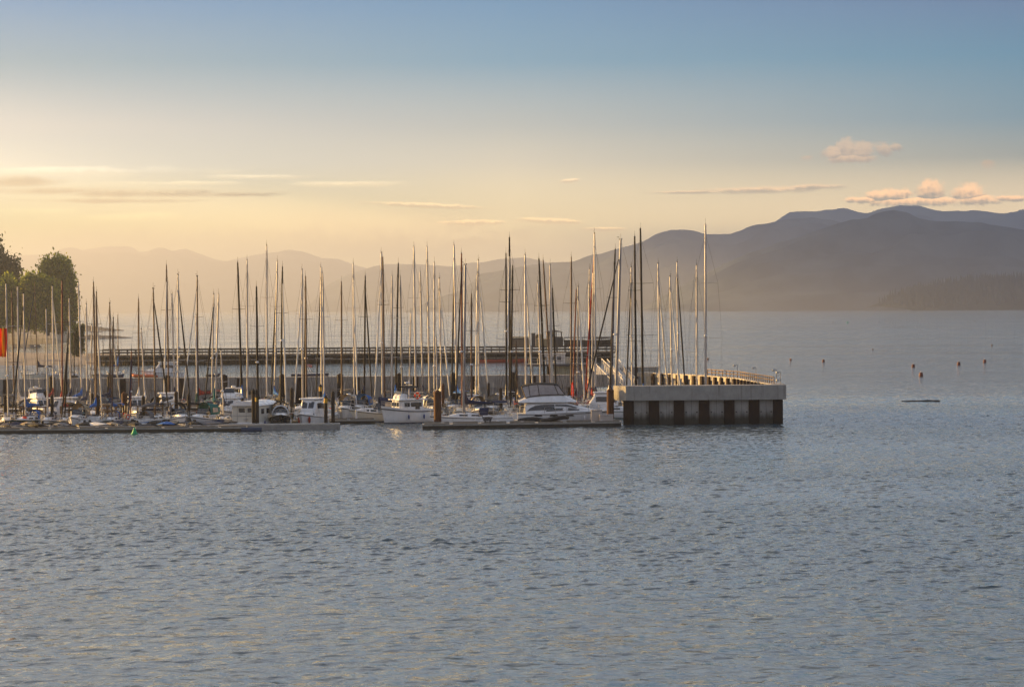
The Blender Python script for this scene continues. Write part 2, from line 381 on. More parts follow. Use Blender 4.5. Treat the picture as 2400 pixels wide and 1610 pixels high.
ridge('mountains', [(980, 722), (1020, 705), (1090, 680), (1130, 650), (1170, 638), (1215, 628), (1290, 617), (1340, 614), (1420, 594), (1480, 578), (1500, 572), (1560, 556), (1590, 558), (1640, 571), (1700, 568), (1760, 540), (1830, 522), (1900, 521), (1980, 535), (2060, 560), (2200, 600), (2400, 640), (2500, 722)], 11500, 1500, hm1, .7, nx=900, seed=4, teeth=3.5)
ridge('mountains', [(1560, 725), (1640, 640), (1760, 560), (1830, 524), (1900, 520), (1960, 508), (2010, 507), (2060, 496), (2130, 494), (2200, 505), (2250, 509), (2320, 508), (2370, 500), (2420, 488), (2520, 480), (2800, 520), (2950, 722)], 15500, 2400, hm1, .7, nx=900, seed=5, teeth=3.0)
ridge('mountains', [(1500, 724), (1640, 650), (1720, 610), (1800, 580), (1870, 562), (1990, 536), (2030, 524), (2080, 516), (2140, 528), (2220, 530), (2270, 535), (2330, 550), (2440, 560), (2700, 600), (2800, 722)], 8300, 1000, hm1, .7, nx=900, seed=6, teeth=2.5)
hm2 = hillmat('wooded_point', (.006, .01, .008), (.02, .024, .014), 1 / 25)

# ---------------------------------------------------------------- cloud bank beyond the left edge of the view: its shadow makes the shafts of light
def cloud_bank():
    """a long cumulus wall, TD metres away towards the sun; its lower edge is the sight line (2010,664) carried towards the sun"""
    r = np.random.default_rng(5); nx, nz, TD = 170, 44, 16000.0
    u = np.linspace(0, 1, nx); v = np.linspace(0, 2 * math.pi, nz, endpoint=False)
    sh = Vector((sun_dir.x, sun_dir.y, 0)).normalized(); vd = ray(2010, 664); vd = vd / vd.y; dd_ = 1250 + 13900 * u
    cx, cy_ = vd.x * dd_ + sh.x * TD, dd_ + sh.y * TD
    base = CAM_H + vd.z * dd_ + TD * math.tan(R(SUN_EL)) + np.interp(u, [0, .1, .2, .26, .29, .35, .38, .46, .5, .54, .62, .8, 1], [0, -10, 20, -40, 170, 170, -40, -40, 130, -50, -40, 20, 20])
    top = base + np.interp(u, [0, .12, .5, .85, 1], [700, 1500, 1900, 1700, 900])
    lump = sum(np.sin(u[:, None] * f + r.random() * 6 + np.sin(v)[None] * 2) * a_ for f, a_ in ((17, 50), (41, 30), (83, 20), (131, 12)))
    h = ((top - base) / 2)[:, None]; c = ((base + top) / 2)[:, None]; e = np.clip(np.minimum(u, 1 - u) * 12, .04, 1)[:, None] ** .6
    T_ = (600 * np.cos(v)[None] + lump * .8) * e; Z = base[:, None] + h * (1 + np.sin(v)[None]) * e + lump * (.55 + .45 * np.sin(v)[None])
    X = cx[:, None] + sh.x * T_; Y = cy_[:, None] + sh.y * T_; Z = Z + T_ * math.tan(R(SUN_EL))
    i = np.arange(nx - 1)[:, None]; j = np.arange(nz)[None]; a = i * nz + j; b2 = i * nz + (j + 1) % nz
    Fq = np.stack([a, b2, b2 + nz, a + nz], -1).reshape(-1, 4)
    o = np_mesh('cloud_bank', np.stack([X, Y, Z], -1).reshape(-1, 3), Fq, mat('cloud_vapour', (.85, .85, .86), 1, spec=0, scale=.002))
    tag(o, kind='structure')
cloud_bank()
# ---------------------------------------------------------------- materials for the marina
GEL = mat('white_gelcoat', (.82, .81, .79), .25, spec=.5, var=.08, scale=.8, dirt=(.45, .42, .36, .25), coat=.3)
CREAM = mat('cream_gelcoat', (.70, .66, .56), .3, var=.08, scale=.8, dirt=(.4, .36, .3, .25))
GREYH = mat('grey_gelcoat', (.42, .43, .45), .3, var=.1, scale=.8, dirt=(.25, .23, .2, .3))
NAVYH = mat('navy_gelcoat', (.02, .028, .07), .2, var=.12, scale=.8, coat=.4)
BLACKH = mat('black_gelcoat', (.018, .018, .022), .25, var=.15, scale=.8, coat=.3)
GREENH = mat('green_gelcoat', (.02, .09, .07), .25, var=.12, scale=.8, coat=.3)
REDH = mat('red_gelcoat', (.35, .035, .02), .3, var=.12, scale=.8)
DECK = mat('nonskid_deck', (.62, .61, .57), .7, var=.12, scale=2, dirt=(.35, .33, .28, .3))
TEAK = mat('weathered_teak', (.30, .21, .13), .7, var=.3, scale=3, stretch=(.3, 4, 1))
GLASS = mat('tinted_window', (.015, .02, .028), .06, var=.1, spec=.8)
CLEAR = mat('clear_vinyl', (.36, .33, .33), .12, var=.25, scale=2.5, spec=.8)
ALU = mat('anodised_mast', (.52, .49, .46), .35, metal=.25, var=.1, scale=.7)
ALUD = mat('dark_mast', (.014, .012, .012), .6, var=.2, scale=.7, spec=.08)
ALUR = mat('oxblood_mast', (.16, .03, .025), .4, var=.2, scale=.7)
ALUB = mat('varnished_mast', (.11, .06, .04), .35, var=.25, scale=.7)
ALUG = mat('grey_mast', (.27, .27, .29), .35, metal=.2, var=.1, scale=.7)
WIRE = mat('steel_wire', (.07, .06, .055), .85, var=.05, spec=.05)
STEEL = mat('stainless_rail', (.5, .49, .47), .45, metal=.4, var=.05)
SAILW = mat('sailcloth', (.66, .63, .56), .85, var=.12, scale=2, bump=.3)
CNAVY = mat('navy_canvas', (.018, .026, .065), .85, var=.25, scale=2, bump=.4)
CBLUE = mat('blue_canvas', (.02, .13, .42), .85, var=.25, scale=2, bump=.4)
CTEAL = mat('teal_canvas', (.01, .12, .12), .85, var=.25, scale=2, bump=.4)
CGREEN = mat('green_canvas', (.015, .06, .045), .85, var=.25, scale=2, bump=.4)
CGREY = mat('grey_canvas', (.16, .16, .17), .85, var=.25, scale=2, bump=.4)
CBLACK = mat('black_canvas', (.018, .018, .02), .8, var=.3, scale=2, bump=.4)
CTAN = mat('tan_canvas', (.36, .28, .19), .85, var=.2, scale=2, bump=.4)
CRED = mat('red_canvas', (.30, .03, .02), .85, var=.2, scale=2, bump=.4)
def thin_cloth(name, col):
    mt = mat(name, col, .8, var=.2, scale=2); nt = mt.node_tree; g = N(nt); out = [q for q in nt.nodes if q.type == 'OUTPUT_MATERIAL'][0]; bs = [q for q in nt.nodes if q.type == 'BSDF_PRINCIPLED'][0]
    tr = g.n('ShaderNodeBsdfTranslucent', {'Color': (*col, 1)}); mx = g.n('ShaderNodeMixShader', {0: .6}); nt.links.new(bs.outputs[0], mx.inputs[1]); nt.links.new(tr.outputs[0], mx.inputs[2]); nt.links.new(mx.outputs[0], out.inputs[0]); return mt
CORANGE = thin_cloth('orange_canvas', (.9, .12, .02))
CWHITE = mat('white_canvas', (.66, .65, .63), .85, var=.12, scale=2, bump=.3)
RUBBER = mat('black_rubber', (.02, .02, .02), .6, var=.3, scale=3)
FENDW = mat('white_fender', (.68, .67, .66), .45, var=.1)
FENDB = mat('blue_fender', (.03, .06, .2), .45, var=.1)
ORANGE = mat('orange_tube', (.65, .12, .03), .5, var=.15)
CAN = {'navy': CNAVY, 'blue': CBLUE, 'teal': CTEAL, 'green': CGREEN, 'grey': CGREY, 'black': CBLACK, 'tan': CTAN, 'red': CRED, 'orange': CORANGE, 'white': CWHITE}
HULL = {'white': GEL, 'cream': CREAM, 'grey': GREYH, 'navy': NAVYH, 'black': BLACKH, 'green': GREENH, 'red': REDH}
MAST = {'L': ALU, 'D': ALUD, 'R': ALUR, 'B': ALUB, 'G': ALUG}

# ---------------------------------------------------------------- hulls
class Hull:
    def __init__(s, L, B, fb, fs, transom=.75, rake=.5, nst=11, deep=.35, flare=.0, sugar=.0, full=.45, pw=2.3):
        s.L, s.B = L, B; s.st = []
        for i in range(nst):
            t = i / (nst - 1); t = 1 - (1 - t) ** 1.25
            if t < .45: hb = transom + (1 - transom) * math.sin(t / .45 * math.pi / 2)
            else: hb = max(1 - (max(t - full, 0) / (1 - full)) ** pw, .02)
            zs = fs + (fb - fs) * t ** 1.6 - .06 * math.sin(t * math.pi) * (fb - .3)
            s.st.append((-L / 2 + L * t, hb * B / 2, zs, t))
        s.rake, s.deep, s.flare, s.sugar = rake, deep, flare, sugar
    def ring(s, st, off=0.0, zs=None):
        x, hb, z, t = st; out = []
        for fz, fb in ((1.0, 1.0), (.62, .985 - s.flare * t), (.28, .94 - s.flare * 1.6 * t), (0.0, .86 - s.flare * 2 * t)):
            zz = z * fz; xr = x - s.rake * (1 - fz) * max(0, t - .6) / .4 + (s.sugar * (1 - fz) * -1 * max(0, .15 - t) / .15)
            out.append((xr, hb * fb + off, zz))
        out.append((x - s.rake * max(0, t - .6) / .4, hb * .4 * (1 - .6 * t), -s.deep)); out.append((x - s.rake * max(0, t - .6) / .4, 0, -s.deep * 1.15))
        return out + [(a, -b2, c) for a, b2, c in out[-2::-1]]
    def build(s, name, m, root):
        mb = MB(); mb.loft([s.ring(q) for q in s.st], closed=False, smooth=True)
        r0_ = s.ring(s.st[0]); mb.add(r0_, [tuple(range(len(r0_)))[::-1]])
        return mb.build(name, m, root)
    def band(s, name, m, root, z0, z1, off=.012):
        """stripe running round the hull at fractions z0..z1 of the freeboard"""
        mb = MB()
        for sg in (1, -1):
            rows = []
            for x, hb, z, t in s.st:
                def at(f):
                    pts = ((1.0, 1.0), (.62, .985 - s.flare * t), (.28, .94 - s.flare * 1.6 * t), (0.0, .86 - s.flare * 2 * t))
                    for (fa, ba), (fb, bb) in zip(pts[:-1], pts[1:]):
                        if fb <= f <= fa: k = (f - fb) / (fa - fb); w = bb + (ba - bb) * k; break
                    return (x - s.rake * (1 - f) * max(0, t - .6) / .4 + off * t * 2, sg * (hb * w + off), z * f)
                rows.append([at(z0), at(z1)])
            mb.loft(rows if sg > 0 else [r[::-1] for r in rows], closed=False)
        return mb.build(name, m, root)
    def deck(s, m, root, drop=.04, camber=.06, inset=.03):
        mb = MB(); rows = []
        for x, hb, z, t in s.st:
            h = max(hb - inset, .01); rows.append([(x, h, z - drop), (x, h * .5, z - drop + camber * .75), (x, 0, z - drop + camber), (x, -h * .5, z - drop + camber * .75), (x, -h, z - drop)])
        mb.loft(rows[::1], closed=False, smooth=True); return mb.build('deck', m, root)
    def at(s, x):
        for a, b2 in zip(s.st[:-1], s.st[1:]):
            if a[0] <= x <= b2[0]:
                k = (x - a[0]) / (b2[0] - a[0]); return a[1] + (b2[1] - a[1]) * k, a[2] + (b2[2] - a[2]) * k
        e = s.st[-1] if x > 0 else s.st[0]; return e[1], e[2]
    def rails(s, root, x0, x1, h=.6, lines=2, m=None, step=1.5, inset=.1, name='lifeline', r=.016):
        mb = MB()
        n = max(2, int((x1 - x0) / step) + 1)
        for sg in (1, -1):
            prev = None
            for i in range(n):
                x = x0 + (x1 - x0) * i / (n - 1); hb, z = s.at(x); p = Vector((x, sg * max(hb - inset, .05), z)); q = p + Vector((0, 0, h))
                mb.tube(p, q, r, n=4)
                if prev:
                    for k in range(lines): f = 1 - k * .45; mb.tube(prev[0].lerp(prev[1], f), p.lerp(q, f), r * .7, n=3)
                prev = (p, q)
        return mb.build(name, m or STEEL, root)

def cabin_loft(secs):
    """secs: (x, half width bottom, half width top, z bottom, z top) -> rounded trunk"""
    mb = MB(); rows = []
    for x, wb, wt, z0, z1 in secs:
        h = z1 - z0
        rows.append([(x, wb, z0), (x, wb + (wt - wb) * .75, z0 + h * .8), (x, wt * .86, z1), (x, wt * .4, z1 + h * .08), (x, -wt * .4, z1 + h * .08), (x, -wt * .86, z1), (x, -wb - (wt - wb) * .75, z0 + h * .8), (x, -wb, z0)])
    mb.loft([r[::-1] for r in rows], closed=False)
    mb.add(rows[0], [tuple(range(8))]); mb.add(rows[-1], [tuple(range(8))[::-1]])
    return mb
class Pair:
    """a port and a starboard piece, built as two parts of the same name"""
    def __init__(s, l): s.l = l
    def build(s, name, m, parent=None): return [q.build(name, m, parent) for q in s.l][0]
def side_panel(secs, f0, f1, out=.012):
    """window strips on both sides of a trunk given by secs, between height fractions f0..f1"""
    l = []
    for sg in (1, -1):
        rows = []; mb = MB()
        for x, wb, wt, z0, z1 in secs:
            h = z1 - z0; w = lambda f: wb + (wt - wb) * .75 * f / .8
            rows.append([(x, sg * (w(f0) + out), z0 + h * f0), (x, sg * (w(f1) + out), z0 + h * f1)])
        mb.loft(rows if sg < 0 else [r[::-1] for r in rows], closed=False); l.append(mb)
    return Pair(l)
def lerp_secs(secs, x):
    for a, b2 in zip(secs[:-1], secs[1:]):
        if a[0] <= x <= b2[0] or b2[0] <= x <= a[0]:
            k = (x - a[0]) / (b2[0] - a[0]); return (x, *[a[i] + (b2[i] - a[i]) * k for i in range(1, 5)])
    return secs[-1]
def hoop_canvas(x0, x1, w, z0, h, n=9, lean=0.0, taper=1.0):
    mb = MB(); rows = []
    for i in range(4):
        t = i / 3; x = x0 + (x1 - x0) * t; hh = h * (1 - (1 - taper) * t); ww = w * (1 - .08 * t)
        rows.append([(x + lean * math.sin(math.pi * k / (n - 1)), ww * math.cos(math.pi * k / (n - 1)), z0 + hh * max(math.sin(math.pi * k / (n - 1)), 0) ** .6) for k in range(n)])
    mb.loft(rows, closed=False, smooth=True); return mb
def fender(root, x, y, z, m, n=0):
    f = MB(); f.ell((x, y, z), (.11, .11, .3), 8, 5); f.tube((x, y, z + .28), (x, y * .97, z + .75), .012, n=3); return f.build('fender', m, root)
def outboard(root, x, z, m=None):
    o = MB(); o.bbox((x - .15, 0, z + .28), (.34, .28, .42), .08); o.box((x - .12, 0, z - .25), (.14, .12, .7)); return o.build('outboard_motor', m or RUBBER, root)

# ---------------------------------------------------------------- sailing yachts
def sailboat(xt, yt, xb, d, tone='L', L=None, head=None, hull='white', stripe='navy', cover='navy', furl=None, dodger=None, bimini=None, away=False, yb=900, label='', group=None, topmast=0, name='sailboat', mizzen=None, boat=True, thick=1.0, spread=1, coverh=1.25):
    A = P(xt, yt, d); Bp = P(xb, yb, d)
    H = A.z - 1.2
    if L is None: L = min(max(H * .70, 6.0), 11.2)
    J = .37 * L
    if head is None:
        if furl: 
            f_at = max(.12, min(.9, (A.z * .93 - Bp.z) / (A.z * .93)))
            cx = max(-1, min(1, (furl[0] - xb) * d / F / (J * f_at)))
            an = math.acos(cx); head = an if away else -an
        else: head = R(-90 + random.uniform(-7, 7)) * (-1 if away else 1)
    Bm = L * (.335 if L < 9 else .32); fb = .75 + .045 * L; fs = .62 + .033 * L
    k = (1.25 - Bp.z) / (A.z - Bp.z); foot = Bp + (A - Bp) * k
    ca, sa = math.cos(head), math.sin(head); mx = .09 * L
    root = thing(name, label, 'sailboat', (foot.x - mx * ca, d - mx * sa, 0), head, group)
    def loc(p): q = Vector(p) - root.location; return Vector((q.x * ca + q.y * sa, -q.x * sa + q.y * ca, q.z))
    a, f = loc(A), loc(foot)
    hu = Hull(L, Bm, fb, fs, .72, .55, 11, .3); hu.build('hull', HULL[hull], root)
    hu.band('waterline_stripe', HULL[stripe] if stripe in HULL else CAN[stripe], root, .02, .13)
    hu.band('sheer_stripe', HULL[stripe] if stripe in HULL else CAN[stripe], root, .84, .91)
    hu.deck(DECK, root)
    # coach roof, windows, cockpit
    zc = lambda x: hu.at(x)[1] - .05
    hcab = .38 + .012 * L
    secs = [(x, w * Bm, w * Bm * .82, zc(x), zc(x) + h) for x, w, h in ((-.13 * L, .31, hcab), (.02 * L, .31, hcab), (.16 * L, .26, hcab * .85), (.27 * L, .15, hcab * .35))]
    cab = cabin_loft(secs).build('cabin', GEL if hull != 'cream' else CREAM, root)
    ws = [lerp_secs(secs, x) for x in (-.11 * L, -.03 * L, .06 * L, .14 * L)]
    side_panel(ws, .35, .78).build('cabin_window', GLASS, cab)
    hm_ = MB(); hm_.bbox((.08 * L, 0, zc(.08 * L) + hcab + .06), (.5, .5, .07), .03); hm_.bbox((-.04 * L, 0, zc(0) + hcab + .05), (.7, .65, .08), .03); hm_.build('hatch', GLASS, cab)
    cp = MB(); zz = zc(-.3 * L)
    for sg in (1, -1): cp.bbox((-.29 * L, sg * .30 * Bm, zz + .14), (.3 * L, .16, .28), .05)
    cp.bbox((-.43 * L, 0, zz + .1), (.06 * L, .55 * Bm, .22), .05); cp.build('cockpit_coaming', GEL, root)
    if L > 8.5:
        w_ = MB(); n = 14
        for i in range(n):
            p = [(-.36 * L, .42 * math.cos(2 * math.pi * q / n), zz + .75 + .42 * math.sin(2 * math.pi * q / n)) for q in (i, i + 1)]; w_.tube(p[0], p[1], .02, n=3)
        w_.tube((-.34 * L, 0, zz), (-.35 * L, 0, zz + .75), .07, n=6); w_.build('steering_wheel', STEEL, root)
    # rails
    rl = hu.rails(root, -.46 * L, .44 * L, .6, 2)
    pu = MB()
    for x0_, x1_, sx in ((.36 * L, .485 * L, 1), (-.40 * L, -.485 * L, -1)):
        hb, z = hu.at(x0_); hb2, z2 = hu.at(x1_); hb2 = max(hb2 - .08, .1) if sx > 0 else hb2 - .1
        for h in (.65, .34):
            pts = [(x0_, hb - .1, z + h), (x1_, hb2, z2 + h), (x1_, -hb2, z2 + h), (x0_, -hb + .1, z + h)]; pu.path(pts, .02, 4)
        for p in ((x0_, hb - .1, z), (x1_, hb2, z2), (x1_, -hb2, z2), (x0_, -hb + .1, z)): pu.tube(p, (p[0], p[1], p[2] + .65), .02, n=4)
    pu.build('pulpit', STEEL, root)
    # mast, spreaders, boom, rig
    mr_ = (.058 + .0038 * L) * min(thick, 1.6); mm = MAST[tone]
    dirv = (a - f).normalized(); Lm = (a - f).length
    ms = MB(); ms.tube(f - dirv * .3, f + dirv * Lm * .8, mr_ * 1.05, mr_, n=8); ms.tube(f + dirv * Lm * .8, a, mr_, mr_ * .75, n=8); mo = ms.build('mast', mm, root)
    sp = MB(); tips = []
    fr = (.52,) if L < 8.4 else (.38, .68)
    for q in fr:
        c_ = f + dirv * Lm * q; wd = (.62 + .045 * L) * (1 - .25 * (q > .6)) * spread
        for sg in (1, -1):
            tpt = c_ + Vector((-.12, sg * wd, .06)); sp.tube(c_, tpt, .028, .02, n=4); tips.append((q, sg, tpt))
    sp.build('spreader', mm if tone != 'L' else ALU, mo)
    wv = MB(); top = f + dirv * Lm
    wv.tube(top, top + Vector((0, 0, .75)), .014, n=3); wv.tube(top + Vector((0, 0, .06)), top + Vector((.35, 0, .34)), .014, n=3); wv.tube(top + Vector((.2, 0, .34)), top + Vector((.5, .02, .34)), .02, n=3)
    wv.box(top + Vector((.16, 0, .05)), (.14, .06, .1)); wv.box(top + Vector((-.12, 0, .08)), (.1, .05, .16)); wv.build('wind_vane', ALUD, mo)
    if random.random() < .45:
        rd = MB(); q = random.uniform(.28, .5); c_ = f + dirv * Lm * q; rd.lathe((c_.x + mr_ + .22, c_.y, c_.z - .1), [(.02, 0), (.2, .02), (.22, .12), (.15, .22), (.02, .24)], 10); rd.build('radar_dome', FENDW, mo)
    rg = MB(); hb, z = hu.at(mx - .15)
    for sg in (1, -1):
        ch = Vector((mx - .2, sg * (hb - .06), z)); tp = [t for t in tips if t[1] == sg]
        cur = ch
        for t in tp: rg.tube(cur, t[2], .013, n=3); cur = t[2]
        rg.tube(cur, f + dirv * Lm * .95, .013, n=3)
        rg.tube(ch + Vector((.15, 0, 0)), f + dirv * Lm * fr[0], .011, n=3)
        rg.tube(ch - Vector((.3, 0, 0)), f + dirv * Lm * fr[0], .011, n=3)
    bow = Vector((L / 2 - .2, 0, fb)); stern = Vector((-L / 2 + .1, 0, fs))
    fst = f + dirv * Lm * .93
    rg.tube(stern, top, .013, n=3); rg.tube(bow, fst, .013, n=3)
    for q in range(2): rg.tube(f + dirv * .9 + Vector((.1, (q - .5) * .3, 0)), f + dirv * Lm * .97 + Vector((.03, (q - .5) * .2, 0)), .011, n=3)
    rg.build('rigging', WIRE, root)
    if furl or (furl is None and random.random() < .22):
        fm = {'L': SAILW, 'D': CBLACK, 'N': CNAVY, 'R': CRED, 'T': CTAN}[furl[1] if furl else random.choice('LLDN')]
        fu = MB(); n = 6
        for i in range(n):
            t0, t1 = .05 + .9 * i / n, .05 + .9 * (i + 1) / n; rr = lambda t: (.055 + .055 * math.sin(math.pi * min(t * 1.15, 1)) ** .7) * (1 + .02 * L / 10) * (.85 if t > .8 else 1)
            fu.tube(bow.lerp(fst, t0), bow.lerp(fst, t1), rr(t0), rr(t1), n=6, caps=i in (0, n - 1))
        fu.lathe((bow.x - .02, 0, bow.z + .1), [(.02, 0), (.12, .02), (.12, .14), (.02, .16)], 8); fu.build('furled_headsail', fm, root)
    bz = f.z + hcab + .75; bl = .40 * L
    b0 = Vector((f.x - mr_, f.y, bz)); b1 = Vector((f.x - bl, f.y * .6, bz + .06))
    bm_ = MB(); bm_.tube(b0, b1, .065, .055, n=6); bm_.tube(b1 + Vector((.2, 0, 0)), Vector((b1.x - .1, 0, zz + .1)), .012, n=3)
    bo = bm_.build('boom', mm, root)
    if cover:
        cv = MB(); secs_ = []
        for t, hh, ww in ((0, coverh, .11), (.05, coverh * .8, .15), (.12, .62, .2), (.3, .46, .2), (.6, .36, .17), (.85, .26, .12), (1, .12, .05)):
            c_ = b0.lerp(b1, t) + Vector((-.02 if t else -.06, 0, 0)); sag = random.uniform(-.04, .04)
            secs_.append([(c_.x + .05 * hh, c_.y + ww * math.cos(2 * math.pi * k / 10), c_.z - .06 + hh * .5 + sag + hh * .5 * math.sin(2 * math.pi * k / 10)) for k in range(10)])
        cv.loft(secs_, True, True, True); cv.build('sail_cover', CAN[cover], bo)
    if dodger:
        dg = hoop_canvas(-.09 * L, -.2 * L, .30 * Bm, zc(-.15 * L) + .12, 1.05, lean=-.15); do = dg.build('spray_dodger', CAN[dodger], root)
        wn = MB(); 
        for sg in (-.6, 0, .6): wn.add([(-.085 * L + .03, (sg - .24) * .3 * Bm, zc(-.1 * L) + .5), (-.085 * L + .03, (sg + .24) * .3 * Bm, zc(-.1 * L) + .5), (-.095 * L - .06, (sg + .2) * .28 * Bm, zc(-.1 * L) + .98), (-.095 * L - .06, (sg - .2) * .28 * Bm, zc(-.1 * L) + .98)], [(0, 1, 2, 3)])
        wn.build('dodger_window', CLEAR, do)
    if bimini:
        bi = hoop_canvas(-.26 * L, -.44 * L, .34 * Bm, zz + 1.75, .28); bo2 = bi.build('bimini', CAN[bimini], root)
        fr_ = MB()
        for x in (-.27 * L, -.43 * L):
            for sg in (1, -1): fr_.tube((x, sg * .33 * Bm, zz + .1), (x, sg * .33 * Bm, zz + 1.78), .018, n=4)
        for sg in (1, -1): fr_.tube((-.27 * L, sg * .33 * Bm, zz + 1.76), (-.43 * L, sg * .33 * Bm, zz + 1.76), .018, n=4)
        fr_.tube((-.35 * L, .33 * Bm, zz + 1.76), (-.35 * L, -.33 * Bm, zz + 1.76), .018, n=4); fr_.build('bimini_frame', STEEL, bo2)
    for q in range(random.randint(1, 3)):
        x = random.uniform(-.3, .2) * L; hb, z = hu.at(x); sg = random.choice((1, -1)); fender(root, x, sg * (hb + .08), z * .5, random.choice((FENDW, FENDB, FENDW)))
    if L < 8.6 and random.random() < .6: outboard(root, -L / 2 - .02, .7)
    if random.random() < .35:
        lb = MB(); n = 12; hb, z = hu.at(-.45 * L); c_ = Vector((-.47 * L, .3 * Bm, z + .5))
        for i in range(n):
            p = [(c_.x, c_.y + .26 * math.cos(2 * math.pi * q / n), c_.z + .26 * math.sin(2 * math.pi * q / n)) for q in (i, i + 1)]; lb.tube(p[0], p[1], .06, n=5)
        lb.build('horseshoe_buoy', random.choice((CORANGE, FENDW, CAN['white'])), root)
    return root

# ---------------------------------------------------------------- motor cruisers
def cruiser(px, d, L=8.5, head=-90, hull='white', canvas=None, fly=False, label='', group=None, stripe='navy', cab='white', arch=False, x=None, z_off=0, name='motor_cruiser', hard=False):
    X = XD(px, d) if x is None else x; h = R(head)
    root = thing(name, label, 'motorboat', (X, d, 0), h, group)
    B = L * .335; hu = Hull(L, B, 1.15 + .06 * L, .75 + .035 * L, .88, .9, 11, .3, flare=.09)
    hu.build('hull', HULL[hull], root); hu.band('waterline_stripe', HULL.get(stripe, NAVYH), root, .0, .1); hu.band('rub_rail', RUBBER, root, .88, .93, .03); hu.deck(DECK, root)
    zc = lambda x_: hu.at(x_)[1] - .06
    cm = HULL[cab]
    fo = [(x_ * L, w * B, w * B * .8, zc(x_ * L), zc(x_ * L) + hh) for x_, w, hh in ((.0, .42, .55), (.14, .38, .5), (.28, .27, .38), (.38, .12, .12))]
    cabin_loft(fo).build('foredeck_cabin', cm, root).name
    side_panel([lerp_secs(fo, x_ * L) for x_ in (.03, .12, .2)], .3, .75).build('porthole_window', GLASS, root)
    hs = 1.75 if not hard else 2.05
    sal = [(x_ * L, w * B, w * B * .84, zc(0), zc(0) + hh) for x_, w, hh in ((-.30, .43, hs * .9), (-.12, .43, hs), (.02, .41, hs), (.06, .40, hs * .97), (.15, .36, hs * .42))]
    if fly or hard:
        so = cabin_loft(sal).build('saloon', cm, root)
        side_panel([lerp_secs(sal, x_ * L) for x_ in (-.27, -.12, .02, .05)], .48, .8).build('saloon_window', GLASS, so)
        x0, x1 = sal[3], sal[4]; wsd = MB()
        for yy in (-.5, .5): 
            pts = []
            for y_, t in ((yy - .42, .15), (yy + .42, .15), (yy + .40, .8), (yy - .40, .8)):
                xa = x1[0] + (x0[0] - x1[0]) * t; zt = x1[4] + (x0[4] - x1[4]) * t; w_ = (x1[2] + (x0[2] - x1[2]) * t) * .9; pts.append((xa + .05, y_ * w_, zt + .05))
            wsd.add(pts, [(0, 1, 2, 3)])
        wsd.build('windshield', GLASS, so)
        rf = MB(); rf.bbox((-.14 * L, 0, zc(0) + hs + .1), (.46 * L, .84 * B, .12), .06); rf.build('cabin_roof', cm, so)
    else:
        ws = MB(); zt = zc(0) + .5
        for (xa, ya, xb_, yb_) in ((.08 * L, -.30 * B, .08 * L, .30 * B), (.08 * L, .30 * B, -.06 * L, .40 * B), (.08 * L, -.30 * B, -.06 * L, -.40 * B)):
            ws.slab([(xa, ya, zt), (xb_, yb_, zt), (xb_ - .35, yb_ * .9, zt + .72), (xa - .45, ya * .9, zt + .72)], (.0, .0, .02))
        ws.build('windshield', GLASS, root)
    if fly:
        fz = zc(0) + hs + .15
        fl = [(x_ * L, w * B, w * B * .95, fz, fz + hh) for x_, w, hh in ((-.32, .38, .45), (-.1, .40, .6), (.02, .34, .62), (.06, .28, .2))]
        fo_ = cabin_loft(fl).build('flybridge', cm, root)
        fw = MB(); fw.slab([(.03 * L, -.28 * B, fz + .6), (.03 * L, .28 * B, fz + .6), (-.01 * L, .26 * B, fz + 1.05), (-.01 * L, -.26 * B, fz + 1.05)], (.02, 0, .02)); fw.build('flybridge_screen', GLASS, fo_)
        st = MB()
        for sg in (1, -1):
            st.path([(-.32 * L, sg * .36 * B, fz + .4), (-.32 * L, sg * .36 * B, fz + .95), (-.12 * L, sg * .38 * B, fz + .95), (-.12 * L, sg * .38 * B, fz + .5)], .022, 4)
        st.tube((-.32 * L, -.36 * B, fz + .95), (-.32 * L, .36 * B, fz + .95), .022, n=4); st.build('flybridge_rail', STEEL, fo_)
    if arch or fly:
        az_ = zc(0) + (hs + .7 if fly else 1.2); ar = MB()
        for sg in (1, -1): ar.tube((-.28 * L, sg * .40 * B, az_ - .6), (-.34 * L, sg * .34 * B, az_ + .55), .07, n=5)
        ar.tube((-.34 * L, -.34 * B, az_ + .55), (-.34 * L, .34 * B, az_ + .55), .07, n=5); ar.lathe((-.33 * L, 0, az_ + .6), [(.03, 0), (.28, .04), (.3, .16), (.03, .24)], 10)
        for sg in (1, -1): ar.tube((-.34 * L, sg * .25 * B, az_ + .55), (-.40 * L, sg * .25 * B, az_ + 2.2), .016, n=3)
        ar.build('radar_arch', cm, root)
    if canvas:
        base = zc(0) + (hs + .75 if fly else .5)
        cv = hoop_canvas(-.04 * L, -.42 * L if not fly else -.3 * L, .40 * B, base, 1.5 if not fly else 1.0, lean=.1, taper=.8); co = cv.build('canvas_top', CAN[canvas], root)
        for sg in (1, -1):
            vn = MB(); vn.add([(-.12 * L, sg * (.40 * B + .02), base + .25), (-.34 * L, sg * (.385 * B + .02), base + .25), (-.33 * L, sg * (.36 * B + .02), base + .75), (-.13 * L, sg * (.375 * B + .02), base + .8)], [(0, 1, 2, 3)]); vn.build('canvas_window', CLEAR, co)
    hu.rails(root, .02 * L, .47 * L, .7, 2, name='bow_rail', r=.02)
    tr = MB(); tr.box((-L / 2 - .25, 0, .28), (.55, B * .8, .1)); tr.build('swim_platform', DECK, root)
    if not fly and not hard: outboard(root, -L / 2 - .3, .75)
    for q in range(2):
        x_ = random.uniform(-.3, .2) * L; hb, z = hu.at(x_); sg = (1, -1)[q]; fender(root, x_, sg * (hb + .1), z * .5, random.choice((FENDW, FENDB)))
    return root

